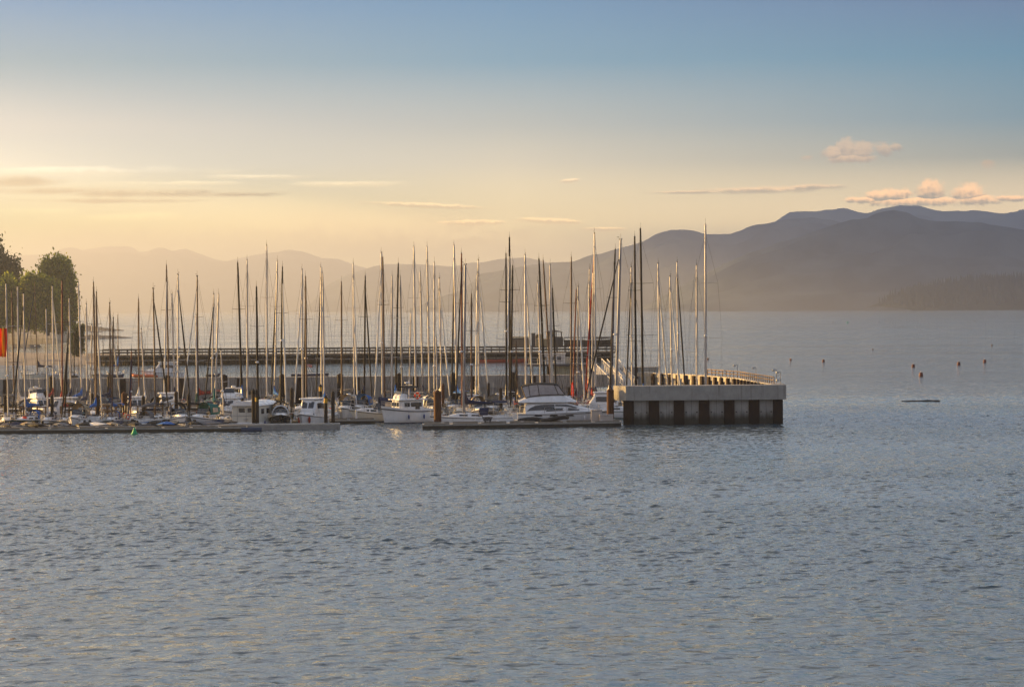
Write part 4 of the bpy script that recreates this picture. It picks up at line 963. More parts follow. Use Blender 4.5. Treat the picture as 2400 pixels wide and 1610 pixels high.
# ---------------------------------------------------------------- boats with a look of their own
def flybridge_yacht():
    d = 291.6; root = thing('flybridge_yacht', 'large white flybridge motor yacht with dark windows and a black edged canopy', 'yacht', (XD(1213, d, 1), d, 0), R(1.5))
    L = 11.6; hu = Hull(L, 3.9, 1.42, 1.12, .86, 1.0, 13, .3, flare=.07)
    for i, (x, hb, z, t) in enumerate(hu.st): hu.st[i] = (x + L / 2, hb, z, t)
    hu.build('hull', GEL, root); hu.band('rub_rail', CGREY, root, .86, .93, .03); hu.band('waterline_stripe', CNAVY, root, .0, .1); hu.deck(DECK, root)
    hw = MB(); 
    for x in (2.4, 4.3, 6.2):
        for sg in (1, -1):
            hb = hu.at(x)[0]; hw.slab([(x - .55, sg * (hb * .985 + .01), .78), (x + .55, sg * (hb * .985 + .01), .80), (x + .4, sg * (hb * .99 + .012), .98), (x - .4, sg * (hb * .99 + .012), .96)][::sg], (0, .01 * sg, 0))
    hw.build('hull_window', GLASS, root)
    low = [(.9, 1.72, 1.5, 1.05, 2.2), (1.6, 1.72, 1.48, 1.05, 2.46), (4.6, 1.68, 1.42, 1.15, 2.46), (5.9, 1.6, 1.3, 1.2, 2.4), (7.3, 1.4, 1.0, 1.25, 1.95), (8.6, 1.05, .7, 1.3, 1.62), (9.9, .55, .3, 1.35, 1.42)]
    sal = cabin_loft(low).build('saloon', GEL, root)
    def strip(pts, nm, m, par, sg_=(1, -1)):
        for sg in sg_:
            q = MB(); q.loft([[(x, sg * y0, z0), (x, sg * y1, z1)] for x, y0, z0, y1, z1 in pts][::1 if sg < 0 else -1], closed=False); o = q.build(nm, m, par)
        return o
    def wy(x, f): s_ = lerp_secs(low, x); return s_[1] + (s_[2] - s_[1]) * .75 * f / .8 + .015, s_[3] + (s_[4] - s_[3]) * f
    pts = []
    for x, f0, f1 in ((1.1, .3, .34), (1.5, .3, .55), (2.1, .3, .72), (3.2, .32, .8), (4.4, .36, .8)): (y0, z0), (y1, z1) = wy(x, f0), wy(x, f1); pts.append((x, y0, z0, y1, z1))
    strip(pts, 'saloon_window', GLASS, sal)
    pts = []
    for x, f0, f1 in ((4.5, .62, .8), (5.2, .62, .8), (5.9, .6, .8), (6.6, .58, .8), (7.1, .6, .74)): (y0, z0), (y1, z1) = wy(x, f0), wy(x, f1); pts.append((x, y0, z0, y1, z1))
    strip(pts, 'windshield_side', GLASS, sal)
    pts = []
    for x, f0, f1 in ((3.4, .18, .3), (4.6, .2, .46), (6.2, .22, .5), (7.4, .3, .48)): (y0, z0), (y1, z1) = wy(x, f0), wy(x, f1); pts.append((x, y0, z0, y1, z1))
    strip(pts, 'lower_window', GLASS, sal)
    q = MB(); q.slab([(6.0, -1.0, 2.42), (6.0, 1.0, 2.42), (7.25, .9, 2.0), (7.25, -.9, 2.0)], (.02, 0, .03)); q.build('front_windshield', GLASS, sal)
    fl = [(.1, 1.55, 1.5, 2.46, 2.62), (.9, 1.75, 1.5, 2.46, 2.95), (1.6, 1.78, 1.45, 2.46, 3.2), (3.6, 1.72, 1.35, 2.46, 3.32), (5.2, 1.55, 1.15, 2.46, 3.34), (6.4, 1.3, .9, 2.46, 2.95), (7.1, .95, .7, 2.44, 2.55)]
    fb = cabin_loft(fl).build('flybridge', GEL, root)
    q = MB(); q.loft([[(x, w, z - .05), (x, w + .06, z + .03), (x, w, z + .05)] for x, w, z in [(x, f[1], 2.46) for x, *f in fl]], closed=False); q.loft([[(x, -w, z - .05), (x, -w - .06, z + .03), (x, -w, z + .05)] for x, w, z in [(x, f[1], 2.46) for x, *f in fl]], closed=False); q.build('brow_moulding', CREAM, fb)
    # clear enclosure with black frames and soft top
    top = [(.5, 1.38, 4.3), (1.3, 1.42, 4.5), (2.4, 1.42, 4.62), (4.4, 1.3, 4.55), (4.9, 1.22, 4.4)]
    bot = {.5: (.95, 1.5, 3.0), 1.3: (1.5, 1.5, 3.15), 2.4: (2.6, 1.45, 3.3), 4.4: (4.9, 1.25, 3.36), 4.9: (5.7, 1.1, 3.34)}
    q = MB()
    rows = [[(x, w, z), (x, w * .6, z + .14), (x, 0, z + .18), (x, -w * .6, z + .14), (x, -w, z)] for x, w, z in top]; q.loft(rows, closed=False, smooth=True); cn = q.build('canopy', CBLACK, root)
    q = MB()
    for sg in (1, -1): q.loft([[(x, sg * w, z), (bot[x][0], sg * bot[x][1], bot[x][2])] for x, w, z in top][::sg], closed=False)
    q.loft([[(4.9, 1.22, 4.4), (5.7, 1.1, 3.34)], [(4.9, -1.22, 4.4), (5.7, -1.1, 3.34)]], closed=False); q.build('clear_panel', CLEAR, cn)
    q = MB(); q.loft([[(.5, 1.38, 4.3), (.95, 1.5, 3.0)], [(.5, -1.38, 4.3), (.95, -1.5, 3.0)]], closed=False); q.build('aft_curtain', CTAN, cn)
    q = MB()
    for sg in (1, -1):
        for x, w, z in top: q.tube((x, sg * (w + .02), z), (bot[x][0], sg * (bot[x][1] + .02), bot[x][2]), .035, n=4)
        q.path([(x, sg * (w + .02), z) for x, w, z in top], .04, 4); q.path([(bot[x][0], sg * (bot[x][1] + .02), bot[x][2]) for x, w, z in top], .045, 4)
    q.tube((5.3, 0, 3.9), (5.3, 0, 3.35), .02, n=4); q.build('canopy_frame', CBLACK, cn)
    hu.rails(root, 3.2, 11.2, .75, 2, name='bow_rail', r=.022, step=1.15)
    q = MB(); q.tube((6.6, -1.0, 2.7), (6.6, -1.0, 4.5), .02, n=4); q.lathe((6.3, .2, 2.98), [(.02, 0), (.24, .03), (.26, .15), (.02, .2)], 10); q.build('antenna', FENDW, fb)
    q = MB(); q.box((.1, 0, .3), (.9, 3.2, .1)); q.path([(.3, 1.5, 1.1), (.3, 1.5, 1.9), (1.2, 1.5, 1.9)], .025, 4); q.build('swim_platform', DECK, root)
    for x in (2.0, 5.0, 8.0): fender(root, x, -(hu.at(x)[0] + .1), .55, FENDW)
flybridge_yacht()

def trawler():
    d = 292.5; root = thing('trawler', 'white trawler with a life ring on its upper rail and sunlit bow', 'motorboat', (XD(949, d, 1), d, 0), R(211))
    L, B = 6.6, 2.9; hu = Hull(L, B, 2.15, 1.7, .92, .5, 15, .3, flare=.05, full=.5, pw=3.4); hu.build('hull', GEL, root)
    hu.band('rub_rail', CGREY, root, .80, .88, .05); hu.band('waterline_stripe', CNAVY, root, 0, .06); hu.deck(DECK, root)
    s = [(-1.9, 1.2, 1.12, 1.6, 2.75), (.8, 1.2, 1.12, 1.6, 2.75), (1.25, 1.05, .95, 1.65, 2.7), (1.3, .95, .9, 1.65, 2.6)]
    ca = cabin_loft(s).build('wheelhouse', GEL, root)
    q = MB()
    for sg in (1, -1):
        for a, c in ((-1.7, -1.0), (-.85, -.2), (-.05, .65)): q.slab([(a, sg * 1.19, 2.0), (c, sg * 1.19, 2.0), (c, sg * 1.165, 2.5), (a, sg * 1.165, 2.5)][::sg], (0, .012 * sg, 0))
    for y in (-.62, 0, .62): q.slab([(1.31, y - .25, 2.05), (1.31, y + .25, 2.05), (1.3, y + .24, 2.52), (1.3, y - .24, 2.52)], (.012, 0, 0))
    q.build('wheelhouse_window', GLASS, ca)
    q = MB(); q.bbox((-.4, 0, 2.86), (3.9, 2.75, .12), .05); q.build('boat_deck', GEL, root)
    fl = [(.2, 1.05, 1.0, 2.92, 3.5), (.9, 1.0, .9, 2.92, 3.55), (1.15, .85, .75, 2.92, 3.3)]
    fb = cabin_loft(fl).build('flybridge', GEL, root)
    q = MB(); q.slab([(1.05, -.8, 3.5), (1.05, .8, 3.5), (.85, .75, 3.85), (.85, -.75, 3.85)], (.015, 0, .01)); q.build('flybridge_screen', GLASS, fb)
    q = MB()
    for sg in (1, -1):
        for x in (-2.2, -1.4, -.6, .2): q.tube((x, sg * 1.25, 2.9), (x, sg * 1.25, 3.65), .022, n=4)
        for z in (3.65, 3.3): q.tube((-2.2, sg * 1.25, z), (.2, sg * 1.25, z), .022, n=4)
    for z in (3.65, 3.3): q.tube((-2.2, -1.25, z), (-2.2, 1.25, z), .022, n=4)
    q.build('upper_rail', STEEL, root)
    q = MB(); n = 16; lr = []
    for i in range(n):
        a0, a1 = 2 * math.pi * i / n, 2 * math.pi * (i + 1) / n; q.tube((-1.0 + .34 * math.cos(a0), 1.33, 3.3 + .34 * math.sin(a0)), (-1.0 + .34 * math.cos(a1), 1.33, 3.3 + .34 * math.sin(a1)), .1, n=6)
    ring = q.build('life_ring', CORANGE, root)
    q = MB()
    for k in range(4):
        a0 = math.pi / 4 + k * math.pi / 2; q.tube((-1.0 + .34 * math.cos(a0 - .16), 1.33, 3.3 + .34 * math.sin(a0 - .16)), (-1.0 + .34 * math.cos(a0 + .16), 1.33, 3.3 + .34 * math.sin(a0 + .16)), .106, n=6)
    q.build('ring_band', FENDW, ring)
    q = MB(); q.tube((-.6, 0, 2.9), (-.6, 0, 5.2), .07, .05, n=6); q.lathe((-.35, 0, 4.75), [(.02, 0), (.3, .03), (.32, .16), (.02, .2)], 10); q.tube((-.6, -.8, 4.6), (-.6, .8, 4.6), .025, n=4); q.tube((-.6, 0, 5.2), (-.6, 0, 6.6), .015, n=3); q.tube((-.7, .7, 4.6), (-.7, .7, 6.9), .013, n=3); q.build('mast', GEL, root)
    q = hoop_canvas(.6, -1.3, 1.1, 4.25, .22); bi = q.build('bimini', CBLACK, root); q = MB()
    for x in (.5, -1.2):
        for sg in (1, -1): q.tube((x, sg * 1.05, 3.0), (x, sg * 1.08, 4.27), .02, n=4)
    q.build('bimini_frame', STEEL, bi)
    hu.rails(root, .4, 3.1, .6, 2, name='bow_rail', r=.02, step=.8)
    q = MB(); q.box((-1.1, 1.21, 2.0), (.6, .02, 1.0)); q.build('cabin_door', GLASS, ca)
    for x in (-1.8, .3): fender(root, x, 1.55, .8, FENDB)
trawler()

def houseboat():
    d = 285.5; root = thing('houseboat', 'boxy white houseboat behind the pair of dark piles', 'houseboat', (XD(596, d, 1), d, 0), R(-14))
    q = MB(); q.bbox((0, 0, .3), (3.9, 7.0, .7), .12); q.build('hull', GEL, root)
    q = MB(); q.bbox((0, 0, 1.65), (3.4, 6.0, 2.0), .12); w = q.build('cabin', CREAM, root)
    rows = [[(1.85 * math.cos(a), y, 2.62 + .55 * math.sin(a)) for a in np.linspace(0, math.pi, 9)] for y in (-3.4, 3.2)]; q = MB(); q.loft(rows, closed=False, caps=True, smooth=False); q.build('roof', GEL, root)
    q = MB()
    for x in (-1.0, .1, 1.1): q.box((x, -3.01, 1.65), (.025, .015, 1.9))
    q.box((0, -3.01, 1.45), (3.2, .015, .03)); q.build('panel_seam', CGREY, w)
    for c_, d_ in [((-.45, -3.015, 2.1), (.75, .02, .5)), ((.62, -3.015, 2.1), (.7, .02, .5))] + [((sg * 1.71, y, 1.95), (.02, 1.0, .6)) for y in (-1.8, 0, 1.8) for sg in (1, -1)]:
        q = MB(); q.box(c_, d_); q.build('window', GLASS, w)
    q = MB(); q.box((.05, -3.16, 1.05), (.5, .3, .08)); q.build('boarding_step', STEEL, root)
    q = MB(); q.path([(-1.8, -3.4, .65), (-1.8, -3.4, 1.5), (1.8, -3.4, 1.5), (1.8, -3.4, .65)], .025, 4); q.build('rail', STEEL, root)
    for sg in (-1, 1): fender(root, sg * 2.05, -2, .6, FENDB)
houseboat()
c1 = cruiser(884, 296.5, 7.0, 191, canvas='navy', label='cream white cruiser with a navy canvas top and sunlit bow left of the trawler', cab='white', hull='cream')
c2 = cruiser(727, 286.5, 8.2, -101, hard=True, label='white hardtop cruiser with two red fenders on its bow', arch=True)
for y in (-1, 1):
    f = MB(); f.ell((2.9, y * .62 + .1, .85), (.16, .16, .42), 8, 6); f.build('fender', CRED, c2).name = 'fender'
c3 = cruiser(657, 285.5, 7.4, -84, hull='black', canvas='grey', label='black hulled cruiser under a hooped grey canvas shelter', stripe='white')
hk = MB(); rows = []
for r_ in (1.0, .86): rows.append([(.35, 1.05 * r_ * math.cos(a), 1.45 + 1.15 * r_ * math.sin(a)) for a in np.linspace(0, math.pi, 11)])
hk.loft(rows, closed=False); hk.build('shelter_hoop', CWHITE, c3)
hk = MB(); hk.add([(.33, .9 * math.cos(a), 1.45 + .98 * math.sin(a)) for a in np.linspace(0, math.pi, 11)], [tuple(range(11))]); hk.build('shelter_shade_sheet', CBLACK, c3)  # black sheet across the hoop, standing in for the shade inside
cruiser(321, 297.5, 7.0, -75, hard=True, label='small white wheelhouse boat with big dark windows above the green buoy', arch=True)
cruiser(421, 284.5, 6.8, -70, hull='white', canvas='navy', label='small white boat under a bulging navy cover right of the green buoy')
cruiser(476, 284.2, 6.6, -110, hull='white', canvas='teal', label='small white boat with a teal canvas top')
cruiser(536, 299, 8.5, -96, fly=True, label='white flybridge cruiser behind the houseboat to its left')
cruiser(97, 306, 6.8, -60, fly=True, label='white flybridge cruiser left of the dark red mast')
cruiser(136, 296.5, 7.2, -120, hard=True, label='white hardtop boat with radar arch below the dark red mast', arch=True)
cruiser(392, 309, 8.0, -80, hard=True, label='white hardtop boat in the rows right of the green buoy', arch=True)
cruiser(811, 305, 7.6, -95, canvas='tan', label='white cruiser with tan canvas behind the end of the pale dock', arch=True)
cruiser(1158, 302, 7.5, -100, canvas='white', label='white cruiser with pale canvas left of the flybridge yacht', arch=True)
cruiser(1404, 301, 8.0, 178, hull='navy', hard=True, label='navy hulled hardtop boat behind the bow of the flybridge yacht', cab='white')
cruiser(268, 303, 7.0, -85, canvas='blue', label='small white boat with bright blue canvas left of the brown pile')
cruiser(183, 285, 6.4, -95, hull='white', canvas='tan', label='small boat with a tan top near the left end dock', stripe='red')
cruiser(243, 309, 7.2, -75, canvas='blue', label='white boat under a bright blue cover, second boat left of the brown pile')
EXTRA = [(60, 298, 6.4, -80, 'white', 'navy', 'small white boat with a navy canvas at the left edge rows'), (365, 303, 7.0, -105, 'cream', 'black', 'cream boat with black canvas right of the green buoy'), (503, 305, 7.0, -80, 'white', 'navy', 'white boat with navy canvas left of the houseboat'), (846, 308, 7.2, -100, 'white', 'blue', 'white boat with bright blue canvas above the navy topped cruiser'), (1012, 303, 7.2, -75, 'white', 'white', 'white boat with white canvas behind the rust brown pile'), (1072, 306, 7.4, -110, 'white', 'navy', 'white boat with navy canvas behind the rows right of the rust pile'), (1122, 297.5, 7.0, -80, 'white', 'tan', 'white boat with tan canvas left of the flybridge yacht')]
for px, d, L_, hd, hl, cv, lb in EXTRA: cruiser(px, d, L_, hd, hull=hl, canvas=cv, label=lb, arch=random.random() < .5)
bd = dinghy(1252, 284.3, 3.9, 2, 'black', 'black', 'low black covered dinghy alongside the flybridge yacht', None, False)
wi = inflatable(XD(1200, 282.9, .3), 282.9, 3.6, 178, FENDW, None, 'white inflatable tender with an outboard at the stern of the yacht')
bi_ = inflatable(XD(1297, 280.8, .8), 280.8, 3.3, 12, RUBBER, RUBBER, 'black inflatable dinghy tipped up on the dock in front of the yacht', None, 1.12, (R(180), R(-11), R(5)), motor=False)

# ---------------------------------------------------------------- small boats crowded along the long low dock
DG = [(18, 279.6, 'navy', 'navy', -70), (52, 279.4, 'white', None, -110), (84, 279.8, 'black', 'black', -75), (112, 279.3, 'grey', None, -60), (141, 279.8, 'white', 'grey', -80), (166, 279.2, 'grey', None, -115), (197, 279.9, 'white', 'black', -95), (232, 279.3, 'white', 'white', -50), (262, 279.8, 'grey', 'tan', -85), (289, 279.4, 'white', None, -100), (316, 279.4, 'cream', 'black', -80), (349, 279.7, 'grey', None, -120), (388, 279.6, 'navy', 'blue', -88), (428, 279.8, 'white', None, -70), (455, 280.0, 'white', 'black', -95), (497, 280.2, 'white', 'grey', -25)]
ORD = ['first', 'second', 'third', 'fourth', 'fifth', 'sixth', 'seventh', 'eighth', 'ninth', 'tenth', 'eleventh', 'twelfth']
for i, (px, d, hl, cv, hd) in enumerate(DG):
    k = i; lm = 'left edge'
    side_ = f"{ORD[i]} from the left edge" if i < 8 else f"{ORD[len(DG) - 1 - i]} from the right end"
    lab = f"small {hl} dinghy " + (f"under a {cv} cover" if cv else "lying open") + f" along the low dock, {side_}"
    dinghy(px, d, random.uniform(4.6, 5.6), hd + random.uniform(-6, 6), hl, cv, lab, 'small boats along the low dock', motor=random.random() < .6)
# second and third lines of small boats just behind, mostly dark or covered
D2 = [(8, 282.8, 'black', 'black'), (36, 283.2, 'white', 'navy'), (66, 282.6, 'grey', 'tan'), (98, 283.4, 'navy', None), (128, 282.9, 'white', 'black'), (155, 283.5, 'red', None), (212, 283.2, 'black', 'grey'), (246, 282.8, 'cream', 'black'), (276, 283.6, 'white', 'navy'), (303, 282.9, 'grey', 'black'), (331, 283.3, 'white', None), (367, 282.8, 'black', 'black'), (404, 281.9, 'cream', 'tan'), (443, 282.6, 'white', 'grey'), (515, 283.4, 'navy', 'navy'), (538, 284.0, 'white', 'tan')]
for i, (px, d, hl, cv) in enumerate(D2):
    side_ = f"{ORD[i]} from the left edge" if i < 8 else f"{ORD[len(D2) - 1 - i]} from the right end"
    dinghy(px, d, random.uniform(4.8, 6.0), random.choice((-80, 95, -100, 80)) + random.uniform(-9, 9), hl, cv, f"{hl} boat {'under ' + cv + ' cover' if cv else 'lying open'} in the second line, {side_}", 'small boats in the second line', motor=random.random() < .5)
# masts stored flat on trestles and racks of gear on the walkway: dark upright clutter between the boats
WOODR = mat('rack_timber', (.20, .12, .06), .8, var=.35, scale=2); OCH = mat('ochre_locker', (.42, .26, .08), .7, var=.3)
for i, (px, d, lb) in enumerate(((27, 291.6, 'timber gear rack at the far left of the nearer walkway'), (78, 291.8, 'timber gear rack left of the dark red mast on the nearer walkway'), (172, 291.7, 'timber gear rack right of the dark red mast on the nearer walkway'), (262, 291.6, 'timber gear rack left of the brown pile on the nearer walkway'), (352, 291.8, 'timber gear rack right of the green buoy on the nearer walkway'), (455, 291.7, 'timber gear rack behind the teal topped boat'))):
    o = thing('gear_rack', lb, 'rack', (XD(px, d, 1), d, .5), 0, 'gear racks on the walkway'); q = MB()
    for x in (-1.5, -.5, .5, 1.5):
        for y in (-.3, .3): q.box((x, y, .95), (.1, .1, 1.9))
    for z in (.5, 1.15, 1.8): q.box((0, -.3, z), (3.2, .08, .1)); q.box((0, .3, z), (3.2, .08, .1))
    q.build('frame', WOODR, o); q = MB()
    for z in (.62, 1.27, 1.92):
        for k in range(random.randint(1, 2)): q.ell((random.uniform(-.6, .6), random.uniform(-.15, .15), z + .12), (random.uniform(.9, 1.5), .28, .16), 9, 5)
    q.build('stored_gear', random.choice((CTAN, CBLACK, CORANGE, CNAVY, CWHITE)), o); q = MB(); q.bbox((random.uniform(-1, 1), -.75, .35), (.8, .5, .7), .04); q.build('locker', OCH, o)
# second line of little keelboats just behind, with short masts of their own
# ---------------------------------------------------------------- sailing yachts, one for each mast of the photograph
# xt, yt, xb, tone, extras
M = [
 (14, 665, 18, 'L', dict(d=287)), (27, 682, 32.5, 'B', {}), (41, 672, 43, 'L', {}), (55, 688, 58.5, 'L', dict(furl=(46, 'D'))),
 (108, 724, 111, 'L', dict(L=6.5)), (122.5, 670.5, 125, 'L', dict(furl=(131, 'L'))), (145, 659, 145.5, 'R', dict(hull='cream', cover='red')), (162, 699, 166, 'L', {}), (183, 662, 191, 'L', {}),
 (160, 777, 155, 'D', dict(L=6.3)), (202, 713, 204, 'L', {}), (215, 762, 213, 'L', dict(L=6.2)), (219, 663, 223, 'B', {}), (226, 686, 225.5, 'B', dict(cover='blue')),
 (257, 711, 258.5, 'B', dict(furl=(268, 'L'))), (265.5, 746, 263, 'B', dict(L=6.4, cover='blue')), (308, 823, 307, 'R', dict(L=6)), (324.5, 701, 325.5, 'B', {}), (331, 772, 338, 'L', dict(L=6.5)),
 (359, 677, 363, 'B', dict(furl=(379, 'D'))), (390, 623, 395, 'B', {}), (403, 691, 408.6, 'L', {}), (417, 644.5, 417, 'L', dict(furl=(431, 'D'))), (459.5, 739, 461, 'L', dict(L=6.6, cover='green')),
 (462, 648, 464.3, 'B', dict(furl=(443, 'L'), dodger='teal')), (501, 690, 497, 'L', dict(furl=(492, 'D'))), (512.6, 690, 505, 'L', dict(cover='teal', coverh=1.8)), (518, 821, 521, 'L', dict(L=6)),
 (557, 616, 566, 'D', dict(cover='blue', coverh=1.9, thick=1.2)), (579, 610, 580, 'L', dict(cover='black', coverh=1.8)), (601, 672, 604, 'D', dict(cover='black', thick=1.25, coverh=1.7)), (625, 576, 625.5, 'L', {}),
 (650, 612, 644, 'L', dict(furl=(632, 'D'), cover='blue')), (662, 626, 658.5, 'D', dict(furl=(673, 'L'), cover='black', coverh=1.9)), (708, 632.6, 709, 'L', dict(furl=(700, 'L'), cover='grey', coverh=2.0)), (716, 648, 718, 'B', dict(furl=(709, 'D'), cover='black', coverh=1.9)),
 (752, 627, 753.5, 'L', dict(furl=(739, 'D'))), (756, 640, 760, 'L', {}), (800, 660, 801, 'B', {}), (828, 618.5, 830, 'L', dict(furl=(839.5, 'L'), bimini='tan')), (856, 648, 854, 'D', dict(furl=(864.5, 'D'), thick=1.1)),
 (893.7, 593, 896.5, 'L', dict(furl=(885, 'L'), thick=1.25, cover='tan')), (897, 602, 901, 'B', {}), (919, 648, 918, 'L', dict(yb=880)), (933.5, 617, 928, 'D', dict(yb=880, thick=1.1)), (937.7, 647, 942, 'G', dict(yb=880)), (963, 734, 960, 'L', dict(yb=880, L=7)),
 (970, 579, 974, 'L', dict(yb=880, thick=1.1)), (985, 637.5, 990, 'L', dict(yb=880, furl=(988, 'L'))), (1000.8, 578.6, 1006, 'L', dict(yb=880, cover='navy')), (1018, 615, 1018, 'L', dict(yb=880)), (1029.6, 653, 1034, 'L', dict(yb=880, furl=(1049, 'L'))), (1022, 790, 1024, 'L', dict(yb=880, L=6.5)),
 (1064, 575, 1070, 'L', dict(yb=880, furl=(1059.5, 'D'), thick=1.3, cover='blue')), (1081.6, 595, 1083, 'R', dict(yb=880, furl=(1073.6, 'D'), thick=1.15)), (1090.7, 621, 1087.5, 'G', dict(yb=880, d=285.8, L=9.8, head=R(181), furl=False, cover='navy', coverh=1.9, dodger='navy', bimini='navy', thick=1.7)), (1104.8, 689.6, 1105, 'B', dict(yb=880)),
 (1121, 610, 1122, 'L', dict(yb=850, furl=(1137.5, 'L'))), (1119, 645, 1116, 'L', dict(yb=850)), (1185.8, 593.5, 1186.7, 'D', dict(yb=850, cover='white', coverh=2.2)), (1194, 556.6, 1195, 'D', dict(yb=850, thick=1.35, cover='navy', coverh=2.2, spread=1.6)), (1201.6, 622.7, 1198, 'D', dict(yb=850)), (1209.6, 801.6, 1211, 'B', dict(yb=850, L=6.5)),
 (1230.7, 598, 1232.4, 'L', dict(yb=850, furl=(1243.7, 'L'), thick=1.15, spread=1.4)), (1263, 606.5, 1274, 'D', dict(yb=850, thick=1.25)), (1261, 660, 1266, 'L', dict(yb=850)), (1273, 610, 1288, 'B', dict(yb=850)), (1289.6, 621.6, 1291, 'L', dict(yb=850)), (1294.6, 676, 1301, 'D', dict(yb=850)),
 (1339, 603, 1338.5, 'B', dict(yb=850, spread=1.3)), (1350.5, 678, 1345, 'R', dict(yb=850, L=7.5, cover='orange', coverh=1.9)), (1355, 672.6, 1353.7, 'G', dict(yb=850, furl=(1362, 'L'))), (1382, 631, 1380, 'L', dict(yb=850, cover='orange', coverh=2.2)), (1393.4, 548, 1395, 'L', dict(yb=850, furl=(1380, 'R'), thick=1.2, spread=1.3)), (1390, 640, 1388, 'L', dict(yb=850)),
 (1442, 583.7, 1432, 'D', dict(yb=850, thick=1.1)), (1455, 562, 1446, 'G', dict(yb=850, d=300, head=R(180), L=10.5, furl=(1391, 'D'), thick=2.0, cover='navy')), (1479.5, 627, 1481, 'L', dict(yb=850, furl=(1469.7, 'D'))), (1487.5, 554.4, 1490, 'D', dict(yb=850, thick=1.3)), (1501, 535, 1506, 'D', dict(yb=850, thick=1.4, spread=1.9)),
 (1542.4, 618.4, 1546, 'L', dict(yb=850, furl=(1561, 'L'), thick=1.1)), (1570.4, 648.7, 1574, 'L', dict(yb=850, furl=(1583.6, 'L'))), (1587, 615, 1589.5, 'L', dict(yb=850, furl=(1597, 'D'), thick=1.1)), (1632.8, 621.6, 1633, 'L', dict(yb=850)), (1653.4, 526, 1654, 'L', dict(yb=850, thick=1.35, spread=1.8)),
]
LMK = [(315, 'the green buoy'), (657, 'the black cruiser'), (764, 'the yellow banded pile'), (949, 'the trawler'), (1025.5, 'the rust pile'), (1300, 'the flybridge yacht'), (145.5, 'the red mast'), (1446, 'the thick grey mast')]
occ = {287: [], 299.5: [], 309.2: [], 323.5: []}
for px, w_, rows_ in ((949, 7, (287, 299.5)), (884, 7, (287, 299.5)), (727, 4, (287,)), (657, 4, (287,)), (596, 6, (287,)), (1300, 14, (287,)), (1060, 12, (287,)), (321, 4, (299.5,)), (421, 4, (287,)), (476, 4, (287,)), (536, 4, (299.5,)), (97, 4, (299.5,)), (136, 4, (299.5,)), (392, 4, (309.2,)), (811, 4, (309.2, 299.5)), (1158, 4, (299.5,)), (1404, 9, (299.5,)), (268, 3.6, (299.5,)), (183, 3.4, (287,)), (243, 3.6, (309.2,)), (1450, 10, (299.5,))) + tuple((e[0], 3.6, (min((287, 299.5, 309.2, 323.5), key=lambda q: abs(q - e[1])),)) for e in EXTRA):
    for r_ in rows_: occ[r_].append((XD(px, r_, 1), w_ / 2))
for r_ in (287,): occ[r_].append((XD(1650, r_), 14)); occ[r_].append((XD(845, r_), 3.5))
names = {'L': 'pale', 'D': 'black', 'B': 'brown', 'R': 'dark red', 'G': 'grey'}
order = sorted(range(len(M)), key=lambda i: M[i][2]); SAIL = []
for i in sorted(order, key=lambda i: M[i][1]):
    xt, yt, xb, tone, ex = M[i]; ex = dict(ex); d = ex.pop('d', None); L_ = ex.get('L', 9)
    if d is None:
        cands = []
        for r_ in occ:
            X = XD(xb, r_, 1); gap = min([abs(X - x) - w_ for x, w_ in occ[r_]] + [9]); cands.append((min(gap, 2.0) + random.uniform(0, .3) + (.4 if (L_ < 7 and r_ < 300) else 0), r_))
        g_, d = max(cands)
        d += random.uniform(-.7, .7); key = min(occ, key=lambda q: abs(q - d))
    else: key = min(occ, key=lambda q: abs(q - d))
    occ[key].append((XD(xb, d, 1), 1.75 if L_ > 7 else 1.3))
    hull = ex.pop('hull', random.choices(('white', 'cream', 'navy', 'grey', 'green', 'red', 'black'), (62, 10, 10, 7, 4, 2, 5))[0])
    cover = ex.pop('cover', random.choices(('navy', 'blue', 'grey', 'black', 'tan', 'white', 'green', 'red'), (34, 10, 14, 12, 10, 10, 6, 4))[0])
    if 'dodger' not in ex and random.random() < .6: ex['dodger'] = cover if random.random() < .6 else random.choice(('navy', 'grey', 'tan', 'white', 'black'))
    if 'bimini' not in ex and random.random() < .25: ex['bimini'] = cover
    if 'L' not in ex and key == 287: ex['L'] = min(8.4, max((P(xt, yt, d).z - 1) * .7, 6))
    # label: look, then the count from the nearest landmark
    lx, ln = min(LMK, key=lambda q: abs(q[0] - xb) + (0 if abs(q[0] - xb) > .01 else 1e6 * (q[0] in (145.5, 1446) and abs(q[0] - xb) < 1)))
    if tone == 'R' and abs(xb - 145.5) < 1: lab = 'cream sailboat with the single tall dark red mast near the trees'
    elif abs(xb - 1446) < 1: lab = 'sailboat with the thick grey mast and long black furled sail beside the breakwater'
    else:
        rt = xb > lx; n_ = sum(1 for m_ in M if (lx + .5 < m_[2] < xb - 1e-6 if rt else xb + 1e-6 < m_[2] < lx - .5))
        o_ = (ORD + ['thirteenth', 'fourteenth', 'fifteenth', 'sixteenth'])[n_]
        lab = f"{hull} sailboat, {cover} sail cover, {names[tone]} mast, {o_} mast {'right' if rt else 'left'} of {ln}"
    SAIL.append(sailboat(xt, yt, xb, d, tone, hull=hull, cover=cover, away=random.random() < .4, label=lab, group='sailboats moored in the marina', stripe=random.choice(('navy', 'blue', 'red', 'green', 'black', 'grey')), **ex))

BAGM = [CNAVY, CBLUE, CTAN, CBLACK, CORANGE, CWHITE, CRED, OCH]
for b_ in SAIL:
    zz = .95
    for k in range(random.randint(1, 3)):
        q = MB(); q.ell((random.uniform(-3.2, 2.6), random.uniform(-.7, .7), zz + random.uniform(.15, .5)), (random.uniform(.25, .6), random.uniform(.2, .35), random.uniform(.14, .3)), 8, 5); q.build('sail_bag', random.choice(BAGM), b_)
